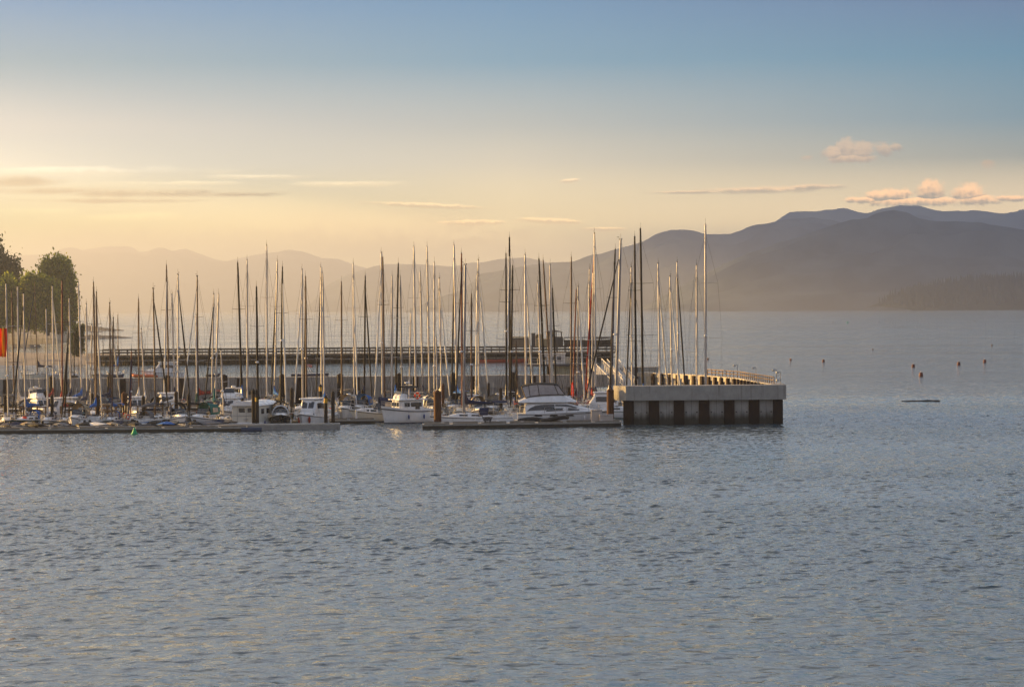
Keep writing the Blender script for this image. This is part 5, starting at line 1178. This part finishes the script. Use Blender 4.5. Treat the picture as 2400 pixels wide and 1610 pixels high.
# sail hung up to dry at the left edge
sh = thing('drying_sail', 'bright orange and yellow sail hanging from a mast at the left edge', 'sail', (XD(5, 286, 5), 286, 0))
for nm, c0, c1, m_ in (('orange_panel', -14, 5, CORANGE), ('yellow_panel', 4, 12, thin_cloth('yellow_cloth', (.85, .5, .03))), ('red_panel', 10.5, 17, thin_cloth('scarlet_cloth', (.85, .08, .02)))):
    q = MB(); rows = []
    for k in range(10):
        t = k / 9; y = 770 + 68 * t; sw = 1 - .35 * abs(t - .4); a = P(7 + (c0 - 7) * sw, y, 286); c = P(7 + (c1 - 7) * sw, y + 3 * math.sin(t * 5), 286)
        rows.append([(a.x + (c.x - a.x) * s_ / 5 - sh.location.x, .14 * math.sin(s_ * 2.2 + t * 3 + c0), a.z + (c.z - a.z) * s_ / 5) for s_ in range(6)])
    q.loft(rows, closed=False, smooth=True); o = q.build(nm, m_, sh); sm = o.modifiers.new('thick', 'SOLIDIFY'); sm.thickness = .02
# ---------------------------------------------------------------- old timber pier
dp = 618.0
pr = thing('timber_pier', 'long old timber pier on dark piles crossing the bay behind the marina', 'pier', (XD(800, dp, 2), dp, 0))
pa, pb = XD(222, dp, 2), XD(1442, dp, 2); zd = P(800, 829, dp).z; zr = P(800, 817, dp).z
q = MB(); q.box(rel(pr, ((pa + pb) / 2, dp + 6, zd - .22)), (pb - pa, 12.4, .4)); q.build('deck', mat('pier_plank', (.13, .11, .09), .9, var=.35, scale=1.2), pr)
PT = mat('pier_timber', (.10, .085, .07), .85, var=.35, scale=1.5); n = 72
for i in range(n):
    x = pa + (pb - pa) * (i + .5) / n; q = MB()
    for y in (0, 2.4, 4.9, 8, 11.5): q.tube(rel(pr, (x + random.uniform(-.15, .15), dp + y, -1.5)), rel(pr, (x, dp + y, zd - .42)), .27, .25, n=6)
    if i % 2 == 0: q.tube(rel(pr, (x, dp, .5)), rel(pr, (x + (pb - pa) / n, dp, zd - .5)), .1, n=4)
    q.box(rel(pr, (x, dp + 6, zd - .62)), (.35, 12.2, .38)); q.build('pile_bent', TIMB, pr)
q = MB()
for y in (dp - .05, dp + 12.0):
    for z in (zr, zd + (zr - zd) * .45): q.box(rel(pr, ((pa + pb) / 2, y, z)), (pb - pa, .16, .26))
    for i in range(64): q.box(rel(pr, (pa + (pb - pa) * i / 63, y + .14, (zd + zr) / 2)), (.2, .16, zr - zd + .2))
q.build('railing', PT, pr)
q = MB(); q.box(rel(pr, ((pa + pb) / 2, dp + 11.9, zd / 2 - .4)), (pb - pa, .2, zd + .1)); q.build('under_deck_shade', TIMB, pr)  # dark sheet added for the deep shade between the piles under the deck
q = MB(); q.box(rel(pr, ((pa + pb) / 2, dp - .12, zd - 1.35)), (pb - pa, .16, .24)); q.build('fender_beam', mat('grey_beam', (.24, .21, .18), .85, var=.3), pr)
def pxbox(root, nm, x0, x1, y0, y1, d, dep, m, bev=.05):
    a, c = P(x0, y1, d), P(x1, y0, d); q = MB(); q.bbox(rel(root, ((a.x + c.x) / 2, d + dep / 2, (a.z + c.z) / 2)), (c.x - a.x, dep, c.z - a.z), bev); return q.build(nm, m, root)
SHI = mat('weathered_shingle', (.24, .18, .12), .9, var=.3, scale=2, stretch=(1, 1, 6)); TANW = mat('ochre_boards', (.42, .31, .17), .85, var=.25, scale=2, stretch=(5, 5, .5)); DKW = mat('dark_boards', (.10, .085, .075), .85, var=.3, scale=2, stretch=(5, 5, .5)); ROOFW = mat('old_roof', (.17, .14, .11), .85, var=.3)
dd = dp + 1.0
sd_ = thing('pier_shed', 'low flat tan shed on the timber pier left of the lookout', 'shed', (XD(1220, dd, 3), dd, zd))
pxbox(sd_, 'wall', 1198, 1241, 815, 837, dd, 3.6, SHI); pxbox(sd_, 'roof', 1196, 1243, 811.5, 814.6, dd - .3, 4.2, mat('straw_roof', (.5, .40, .24), .85))
ch = thing('pier_tower', 'narrow dark square tower on the timber pier beside the lookout', 'tower', (XD(1251, dd, 3), dd, zd)); pxbox(ch, 'wall', 1246, 1255, 805, 837, dd, 1.4, DKW); pxbox(ch, 'cap', 1245, 1256, 803, 804.8, dd - .1, 1.6, ROOFW)
lk = thing('pier_lookout', 'two storey timber lookout house with a hipped roof on the pier', 'house', (XD(1297, dd, 3), dd, zd))
pxbox(lk, 'lower_wall', 1256, 1320, 817, 837, dd, 4.5, TANW); pxbox(lk, 'dark_bay', 1299, 1320, 812, 836, dd - .25, 3.5, DKW); pxbox(lk, 'side_drum', 1255.5, 1273, 805.5, 816.8, dd + .1, 2.4, TANW, .5); pxbox(lk, 'upper_wall', 1281, 1301, 800, 816.8, dd + .2, 2.6, TANW)
q = MB()
for px in (1304, 1316.5):
    for y in (dd + .2, dd + 2.6): q.box(rel(lk, (XD(px, dd, 4), y, (P(px, 812, dd).z + P(px, 801, dd).z) / 2)), (.2, .2, P(px, 801, dd).z - P(px, 812, dd).z))
q.build('porch_post', DKW, lk)
a, c = P(1277, 801, dd), P(1321, 801, dd); e = P(1296, 796, dd); g_ = P(1303, 796, dd); q = MB()
q.add([rel(lk, v) for v in ((a.x, dd - .4, a.z), (c.x, dd - .4, c.z), (c.x, dd + 3.4, c.z), (a.x, dd + 3.4, a.z), (e.x, dd + 1.4, e.z), (g_.x, dd + 1.4, g_.z))], [(0, 1, 5, 4), (1, 2, 5), (2, 3, 4, 5), (3, 0, 4), (3, 2, 1, 0)]); q.build('roof', ROOFW, lk)
q = MB()
for px in (1262, 1286, 1294): 
    a = P(px, 809, dd); q.box(rel(lk, (a.x, dd + (.03 if px < 1270 else .17), a.z)), (.5, .1, .7))
q.build('window', GLASS, lk)
sh2 = thing('pier_shelter', 'long dark shelter with low pitched roof at the outer end of the pier', 'shelter', (XD(1400, dd, 3), dd, zd))
a, c = P(1388, 817, dd), P(1433, 817, dd); e = P(1409, 811.5, dd); q = MB()
q.slab([rel(sh2, (a.x, dd - .3, a.z)), rel(sh2, (c.x, dd - .3, c.z)), rel(sh2, (c.x, dd - .3, c.z + .12)), rel(sh2, (e.x, dd - .3, e.z)), rel(sh2, (a.x, dd - .3, a.z + .12))], (0, 4.5, 0)); q.build('roof', ROOFW, sh2)
q = MB()
for px in (1322, 1345, 1366, 1388, 1410, 1432): a = P(px, 816, dd); q.box(rel(sh2, (a.x, dd + .1, (a.z + zd) / 2)), (.22, .22, a.z - zd + .1))
a, c = P(1322, 814, dd), P(1433, 814, dd); q.box(rel(sh2, ((a.x + c.x) / 2, dd + .1, a.z)), (c.x - a.x, .24, .26)); q.build('frame', DKW, sh2)
pxbox(sh2, 'back_wall', 1322, 1436, 818.5, 836, dd + 3.2, .2, DKW)
ol = thing('rowing_barge', 'long red hulled barge lying along the foot of the timber pier', 'boat', (XD(1180, 612, .5), 612, 0), R(0))
hu = Hull((1238 - 1122) * 612 / F, 2.2, 1.0, .85, .4, .3, 11, .2); hu.build('hull', mat('red_barge_paint', (.36, .05, .03), .5, var=.2), ol); hu.deck(DKW, ol); hu.rails(ol, -4.5, 4.5, .5, 1, PT, 1.5, .2, 'thole_rail', .04)

# ---------------------------------------------------------------- moored beyond the breakwater wall
def outer_boat(fn, *a, **k): return fn(*a, **k)
rb = cruiser(380, 497, 8.8, 186, hard=True, label='white patrol cruiser with an orange inflatable bow moored beyond the wall', arch=True, stripe='navy')
oi_ = inflatable(XD(337, 495, .4), 495, 5.0, 178, ORANGE, None, 'orange inflatable boat at the bow of the patrol cruiser beyond the wall', None, .1)
sailboat(81, 662, 88, 495, 'B', L=8.6, head=R(178), hull='cream', cover='navy', coverh=1.6, yb=868, label='cream sailboat with navy boom cover moored beyond the wall before the beach', group='boats moored beyond the breakwater wall')
sailboat(276, 740, 277, 498, 'B', L=6.4, head=R(72), hull='navy', cover='blue', coverh=2.4, yb=855, label='little dark sailboat with tall blue cover moored alone beyond the wall', group='boats moored beyond the breakwater wall')
sailboat(174, 777, 174, 494, 'D', L=5.6, head=R(100), hull='black', cover='black', yb=880, label='small black sailboat with short dark mast moored beyond the wall', group='boats moored beyond the breakwater wall')
nb = thing('navy_barge', 'low navy blue barge with a slanted white flagstaff beyond the wall', 'boat', (XD(728, 492, .5), 492, 0), R(1))
hu = Hull(90 * 492 / F, 2.4, .95, .85, .9, .5, 11, .2); hu.build('hull', NAVYH, nb); hu.deck(DECK, nb); hu.band('rub_rail', FENDW, nb, .9, 1.0, .03)
q = MB(); q.tube((-.2, 0, .9), (-1.1, 0, 3.0), .05, n=5); q.tube((.3, 0, .9), (-.9, 0, 2.9), .04, n=5); q.build('flagstaff', FENDW, nb)
q = MB(); q.loft([[(-1.05 + .28 * k, .12 * math.sin(k), 2.75 - .03 * k), (-1.0 + .28 * k, .12 * math.sin(k + .5), 2.2 - .05 * k)] for k in range(6)], closed=False, smooth=True); fl_ = q.build('flag', mat('faded_red_flag', (.55, .22, .2), .8, var=.4, scale=2), nb); s_ = fl_.modifiers.new('thick', 'SOLIDIFY'); s_.thickness = .015
dinghy(500, 500, 3.2, 10, 'navy', None, 'tiny rowing tender afloat between the wall and the pier', None, False)
dinghy(230, 497, 3.4, 170, 'grey', 'grey', 'tiny grey covered tender afloat left of the little blue covered sailboat', None, False)

# ---------------------------------------------------------------- buoys and drift log
gb = thing('green_buoy', 'bright green conical buoy floating in front of the low dock', 'buoy', (XD(315, 270.6, .3), 270.6, 0))
GB = mat('buoy_green', (.0, .36, .13), .45, var=.1); q = MB(); q.lathe((0, 0, -.25), [(.36, 0), (.38, .3), (.34, .34), (.04, 1.04), (.01, 1.05)], 16, smooth=False); q.build('cone', GB, gb)
q = MB(); q.lathe((0, 0, -.3), [(.4, 0), (.42, .2), (.42, .36), (.37, .4)], 16); q.build('float_collar', mat('buoy_collar', (.01, .22, .09), .6), gb)
RB = mat('buoy_red', (.09, .012, .014), .55, var=.2, dirt=(.12, .05, .04, .4)); DB = mat('buoy_dark', (.09, .06, .06), .6)
BU = [(1659, 843.5, 5, 'red', 'small red buoy seen just right of the tallest right hand mast'), (1853, 845, 5.2, 'brown', 'brownish red buoy, first right of the breakwater lamps'), (1930, 848.5, 6.6, 'red', 'red barrel buoy second right of the breakwater lamps'), (2140.5, 861, 8, 'red', 'red barrel buoy above the nearest one'), (2158.7, 882, 10, 'red', 'largest and nearest red barrel buoy on open water'), (2247, 856, 8.4, 'red', 'red barrel buoy second from the right edge'), (2308, 850, 8, 'red', 'red barrel buoy nearest the right edge'),
      (2046, 820, 3.4, 'dark', 'small dark buoy alone above the row of red ones'), (2325, 810.5, 4.2, 'dark', 'small dark buoy farther out near the right edge'), (1952, 756.6, 2.4, 'dark', 'tiny dark buoy far out, left of the teal one'), (1986.5, 757, 4, 'teal', 'tiny teal buoy far out below the mountains'), (2061, 755.5, 2.2, 'dark', 'tiny dark buoy far out, right of the teal one'), (2285, 753.5, 2.6, 'dark', 'tiny dark buoy far out toward the right edge')]
TB = mat('buoy_teal', (.0, .30, .28), .5)
for px, py, w_, kind, lb in BU:
    g0 = W(px, py); s_ = w_ * g0.y / F; root = thing('mooring_buoy', lb, 'buoy', (g0.x, g0.y, 0), random.uniform(0, 3), 'mooring buoys on the open water'); m_ = {'red': RB, 'brown': RB, 'dark': DB, 'teal': TB}[kind]
    q = MB(); q.lathe((0, 0, -.2 * s_), [(.46 * s_, 0), (.5 * s_, .25 * s_), (.49 * s_, .5 * s_), (.40 * s_, 1.08 * s_), (.36 * s_, 1.12 * s_), (.05 * s_, 1.14 * s_)], 14, smooth=False); q.build('barrel', m_, root)
    q = MB(); q.lathe((0, 0, .92 * s_), [(.05 * s_, 0), (.05 * s_, .24 * s_)], 8); q.ell((0, 0, 1.2 * s_), (.1 * s_, .04 * s_, .1 * s_), 8, 5); q.build('lifting_ring', STEEL, root)
a, c = W(2113, 941), W(2206, 941); lg_ = thing('drift_log', 'long dark log floating on the open water right of the breakwater', 'log', ((a.x + c.x) / 2, a.y, 0)); l_ = (c.x - a.x) / 2
q = MB(); q.loft([[(x, r * math.cos(t), .03 + dz + r * math.sin(t)) for t in np.linspace(0, 2 * math.pi, 9)[:-1]] for x, r, dz in ((-l_, .06, 0), (-l_ * .6, .1, .02), (0, .12, .0), (l_ * .3, .14, .04), (l_ * .7, .13, .02), (l_, .1, .03))], True, True, True); q.build('trunk', mat('wet_log', (.035, .025, .022), .6, var=.4), lg_)
q = MB(); q.tube((l_ * .35, 0, .1), (l_ * .38, .05, .32), .04, .02, n=5); q.tube((-l_ * .4, 0, .08), (-l_ * .43, .04, .24), .03, .015, n=5); q.build('branch_stub', mat('wet_log', 0), lg_)

# ---------------------------------------------------------------- shore: beach, spits, wooded point
def earth(name, c1, c2, sc):
    mt, g, bs, out = new_mat(name); pos = g.n('ShaderNodeNewGeometry').outputs['Position']
    nz = g.noise(g.mapv(pos, (1, .5, 1)), sc, 6, .65); n2 = g.noise(pos, sc * 7, 3, .6)
    c = g.mix(g.mr(nz, .35, .65), c1, c2); c = g.mix(g.mr(n2, .55, .72, 0, .6), c, tuple(v * .45 for v in c1)); g.set(bs.inputs['Base Color'], c); bs.inputs['Roughness'].default_value = .95; bs.inputs['Specular IOR Level'].default_value = .2; return mt
SAND = earth('pebble_sand', (.23, .19, .16), (.33, .27, .21), .09); ROCK = earth('wet_rock', (.06, .05, .045), (.12, .1, .085), .2); BANK = earth('grassy_bank', (.20, .17, .12), (.30, .25, .19), .06)
def land_sheet(name, near, farp, hmax, m, n=60, k=14, seed=1, rough=.25, skew=.5):
    """ground between a near shoreline and a far shoreline (photo pixels on the water plane), rising to hmax"""
    r = np.random.default_rng(seed); nx = [p[0] for p in near]; xs = np.linspace(nx[0], nx[-1], n); V = []
    for i, px in enumerate(xs):
        yn = np.interp(px, nx, [p[1] for p in near]); yf = np.interp(px, [p[0] for p in farp], [p[1] for p in farp]); a, c = W(px, yn), W(px, yf); wd = abs(c.y - a.y)
        for j in range(k):
            t = j / (k - 1); p = a.lerp(c, t); sc = hmax(px) if callable(hmax) else hmax
            z = sc * math.sin(math.pi * t ** skew) ** .8 * min(1, wd / 12) + rough * (math.sin(i * 1.7 + j * 2.1 + seed) * .5 + r.normal(0, .3)) * math.sin(math.pi * t) - .06
            V.append((p.x, p.y, z if 0 < j < k - 1 else -.15))
    Fq = [(i * k + j, (i + 1) * k + j, (i + 1) * k + j + 1, i * k + j + 1) for i in range(n - 1) for j in range(k - 1)]
    o = np_mesh(name, V, Fq, m); tag(o, kind='structure'); return o
land_sheet('beach', [(-260, 858), (0, 857), (150, 856), (260, 855), (330, 853.8), (390, 852.5)], [(-260, 826), (0, 829), (120, 831), (200, 832), (300, 834), (360, 845), (390, 851.5)], lambda px: 1.9 if px < 250 else 1.9 * max(.05, (392 - px) / 142), SAND, 80, 12, 2, .12, .7)
land_sheet('beach_bank', [(-400, 806), (0, 808), (60, 808.5), (120, 807), (165, 803), (185, 799), (196, 796)], [(-400, 756), (0, 757), (100, 758), (150, 763), (180, 772), (196, 790)], lambda px: 5.5 if px < 120 else 5.5 * max(.08, (198 - px) / 78), BANK, 60, 16, 3, .3, .62)
land_sheet('rocky_spit', [(60, 799), (180, 797), (250, 794.5), (300, 792.5), (312, 791.5)], [(60, 791), (180, 787), (230, 787.5), (290, 790), (312, 791.2)], lambda px: 2.6 * max(.12, (330 - px) / 200), ROCK, 40, 8, 4, .5)
land_sheet('rocky_spit', [(150, 777), (230, 776), (290, 775.2)], [(150, 768), (210, 769), (250, 772.5), (290, 774.8)], lambda px: 5.0 * max(.1, (292 - px) / 120), ROCK, 30, 8, 5, .6)
land_sheet('rocky_spit', [(30, 815), (70, 814.5), (96, 813)], [(30, 808), (60, 809), (96, 812.6)], 1.0, ROCK, 20, 6, 6, .3)
def bankpt(px, t): 
    a, c = W(px, 807), W(px, 757); return a.lerp(c, t)
for i, (px, t, ln, an, lb) in enumerate(((62, .12, 7, 8, 'bleached drift log lying lowest on the far beach'), (95, .2, 9, -4, 'long bleached drift log in the middle of the far beach'), (120, .3, 8, 15, 'slanted bleached drift log nearest the big tree trunk'), (50, .34, 10, 3, 'bleached drift log high on the beach under the trees'), (140, .16, 6, -10, 'short bleached drift log near the end of the far beach'))):
    p = bankpt(px, t); o = thing('beach_log', lb, 'log', (p.x, p.y, 5.2 * math.sin(math.pi * t ** .62) ** .8 + .35), R(an), 'drift logs on the beach'); q = MB(); q.tube((-ln / 2, 0, 0), (ln / 2, 0, .3), .42, .3, n=8); q.build('trunk', mat('bleached_log', (.36, .31, .26), .9, var=.3), o); q = MB(); q.ell((-ln / 2, 0, .1), (.3, .7, .6), 8, 6); q.build('root_ball', mat('bleached_log', 0), o)

# trees: many leaf-sized faces around limbs
def leafmat(name, a, b2):
    mt, g, bs, out = new_mat(name); nt = mt.node_tree
    pos = g.n('ShaderNodeNewGeometry').outputs['Position']; nz = g.noise(pos, .35, 3, .6); rn = g.n('ShaderNodeNewGeometry').outputs['Random Per Island']
    c = g.mix(g.mr(g.m('ADD', g.m('MULTIPLY', nz, .7), g.m('MULTIPLY', rn, .3)), .3, .7), a, b2); g.set(bs.inputs['Base Color'], c); bs.inputs['Roughness'].default_value = .7; bs.inputs['Specular IOR Level'].default_value = .2
    tr = g.n('ShaderNodeBsdfTranslucent', {'Color': g.mix(1.0, c, (1.9, 1.8, 1.2), 'MULTIPLY')}); mx = g.n('ShaderNodeMixShader', {0: .5}); nt.links.new(bs.outputs[0], mx.inputs[1]); nt.links.new(tr.outputs[0], mx.inputs[2]); nt.links.new(mx.outputs[0], out.inputs[0]); return mt
LEAF = leafmat('broad_leaf', (.04, .07, .012), (.19, .22, .03)); LEAFD = leafmat('dark_leaf', (.012, .026, .012), (.03, .045, .018)); BARK = mat('tree_bark', (.09, .07, .055), .95, var=.3)
def cards(C, S, r, up=.35, asp=1.7, dirs=None):
    """quads of size S at centres C with random orientation"""
    n = len(C); nrm = r.normal(0, 1, (n, 3)); nrm[:, 2] += up; nrm /= np.linalg.norm(nrm, axis=1)[:, None]
    t = r.normal(0, 1, (n, 3)) if dirs is None else dirs + r.normal(0, .35, (n, 3)); u = np.cross(nrm, t); u /= np.linalg.norm(u, axis=1)[:, None]; w_ = np.cross(u, nrm)
    S = S[:, None]; a = C + w_ * S * asp * .5; b2 = C + u * S * .5; c = C - w_ * S * asp * .5; d_ = C - u * S * .5
    V = np.stack([a, b2, c, d_], 1).reshape(-1, 3); return V, np.arange(4 * n).reshape(-1, 4)
def tree(label, px, d, blobs, zb, nleaf, leaf, size, m, seed, upright=False, name='broadleaf_tree', group=None):
    """blobs: (px, py, rx_px, ry_px) foliage masses seen in the photo, given depth of their own"""
    r = np.random.default_rng(seed); X = XD(px, d, 5); root = thing(name, label, 'tree', (X, d, zb), 0, group)
    k = d / F; cs = []
    for bx, by, rx, ry in blobs: p = P(bx, by, d); cs.append(np.array([p.x - X, r.uniform(-1, 1) * rx * k * .3, p.z - zb, rx * k, ry * k]))
    top = max(c[2] + c[4] * .3 for c in cs); tk = MB(); tk.tube((0, 0, -1), (.3, 0, top * .45), .75, .5, n=8); tk.tube((.3, 0, top * .45), (.1, 0, top * .85), .5, .18, n=7)
    for c in cs: tk.tube((.2, 0, max(c[2] - c[4], top * .18)), (c[0], c[1], c[2]), .24, .06, n=5)
    tk.build('trunk', BARK, root); C, D_ = [], []
    vol = sum(c[3] * c[3] * c[4] for c in cs)
    for c in cs:
        m_ = int(nleaf * c[3] * c[3] * c[4] / vol / 9) + 20
        for _ in range(m_):      # sprays: little clumps of leaves, mostly near the outside of the mass
            v = r.normal(0, 1, 3); v /= np.linalg.norm(v); rad = r.uniform(.45, 1.0 + .28 * r.random()) if r.random() < .8 else r.uniform(.1, .6)
            ctr = np.array([c[0] + v[0] * c[3] * rad, c[1] + v[1] * c[3] * rad, c[2] + v[2] * c[4] * rad]); out_ = v + (np.array([0, 0, 1.3]) if upright else np.array([0, 0, .1])); out_ /= np.linalg.norm(out_); q_ = 9
            pts = ctr + r.normal(0, 1, (q_, 3)) * size * .75 + out_ * (r.uniform(-1.6, 1.6, (q_, 1)) * size * (1.9 if upright else 1.1)); C.append(pts); D_.append(np.repeat(out_[None], q_, 0))
    C = np.vstack(C); D_ = np.vstack(D_); S = size * r.uniform(.55, 1.15, len(C)); V, Fq = cards(C, S, r, dirs=D_); np_mesh('crown', V, Fq, m, False, root); return root
tree('tall upright tree with feathery dark top at the left edge', -8, 1090, [(-14, 640, 32, 46), (8, 660, 20, 50), (36, 655, 12, 56), (-12, 592, 16, 36), (20, 640, 16, 44), (44, 690, 7, 26), (20, 700, 28, 44)], 4.5, 15000, LEAF, 1.0, LEAFD, 11, True, group='trees on the point behind the beach')
tree('tallest round headed tree with spiky top on the point', 135, 1075, [(132, 632, 28, 26), (150, 655, 20, 34), (112, 650, 18, 26), (140, 690, 32, 44), (160, 700, 16, 44), (165, 735, 14, 32), (140, 735, 30, 30)], 4.8, 19000, LEAF, 1.05, LEAF, 12, True, group='trees on the point behind the beach')
tree('broad drooping green tree in the middle of the group of trees', 82, 1045, [(78, 680, 32, 34), (60, 715, 22, 44), (104, 700, 26, 44), (82, 735, 40, 34), (70, 655, 14, 14), (120, 735, 20, 30)], 5.0, 17000, LEAF, .95, LEAF, 13, group='trees on the point behind the beach')
tree('yellow green willow at the left edge below the feathery tree', 4, 1040, [(10, 690, 30, 40), (-14, 720, 26, 44), (24, 730, 20, 36), (4, 755, 34, 22)], 5.0, 12000, LEAF, .95, LEAF, 14, group='trees on the point behind the beach')
tree('dark green column of foliage standing at the shore end of the pier', 181, 652, [(175, 790, 8, 24), (187, 795, 9, 30), (181, 812, 13, 20), (174, 818, 8, 14), (191, 770, 5, 10)], .6, 7000, LEAFD, .34, LEAFD, 15, name='cedar_column')
tree('low scrubby bush at the foot of the big tree', 112, 1020, [(104, 768, 14, 8), (122, 768, 12, 8), (140, 774, 16, 7)], 4.6, 1800, LEAF, .5, LEAFD, 16, name='shore_bush')

# wooded point at the right, with a far-off forest that reads as one mass
def point():
    r = np.random.default_rng(21); d = 6400; pts = [(2050, 720), (2072, 706), (2120, 690), (2200, 672), (2290, 660), (2400, 655), (2600, 648), (2900, 640), (3100, 700), (3150, 722)]
    ridge('wooded_point', pts, d, 630, hm2, .1, 300, seed=22)
    x = np.linspace(P(2060, 700, d).x, P(3000, 700, d).x, 2600) + r.normal(0, 4, 2600); xs = np.array([P(a, b2, d).x for a, b2 in pts]); zs = np.array([P(a, b2, d).z for a, b2 in pts]); V, Fq = [], []
    for xi in x:
        t = r.random() ** .6; prof = math.sin(min(t, 1) * math.pi / 2) ** .8; y = d - 630 * (1 - t); zg = float(np.interp(xi, xs, zs)) * prof * y / d; h = r.uniform(11, 27) * (1.15 if r.random() < .15 else 1); w_ = h * .17; o = len(V)
        if zg < -2: continue
        for lv in range(3):
            z0 = zg - 2 + h * (.12 + .26 * lv); z1 = zg + h * (.5 + .25 * lv); ww = w_ * (1 - .27 * lv); b0 = len(V); n = 5; ph = r.random() * 6
            for k in range(n): V.append((xi + ww * math.cos(ph + 6.283 * k / n), y + ww * math.sin(ph + 6.283 * k / n), z0))
            V.append((xi, y, z1))
            for k in range(n): Fq.append((b0 + k, b0 + (k + 1) % n, b0 + n))
    o = np_mesh('conifer_forest', V, Fq, hm2, False); tag(o, 'dark far off conifer forest covering the low wooded point at the right', 'forest', None, 'stuff')
    # sunlit rocks at its tip
    q = MB()
    for i in range(40):
        px = 2062 + r.random() * 90; p = W(px, 719.6 - .2 * r.random()); q.ell((p.x, d - 620 + r.random() * 20, .5), (r.uniform(3, 12), 6, r.uniform(2, 6)), 7, 4)
    o = q.build('shore_rocks', earth('pale_rock', (.3, .24, .18), (.42, .34, .25), .1)); tag(o, 'pale sunlit rocks along the tip of the wooded point', 'rocks', None, 'stuff')
point()
# ---------------------------------------------------------------- render settings
scene.view_settings.view_transform = 'Standard'; scene.view_settings.look = 'None'
scene.view_settings.exposure = EXPOSURE; scene.view_settings.gamma = 1.0
cy = scene.cycles
cy.max_bounces = 6; cy.diffuse_bounces = 2; cy.glossy_bounces = 3; cy.transmission_bounces = 4; cy.volume_bounces = 0
cy.transparent_max_bounces = 8; cy.caustics_reflective = False; cy.caustics_refractive = False
cy.use_denoising = True; cy.denoiser = 'OPENIMAGEDENOISE'; cy.sample_clamp_indirect = 4.0
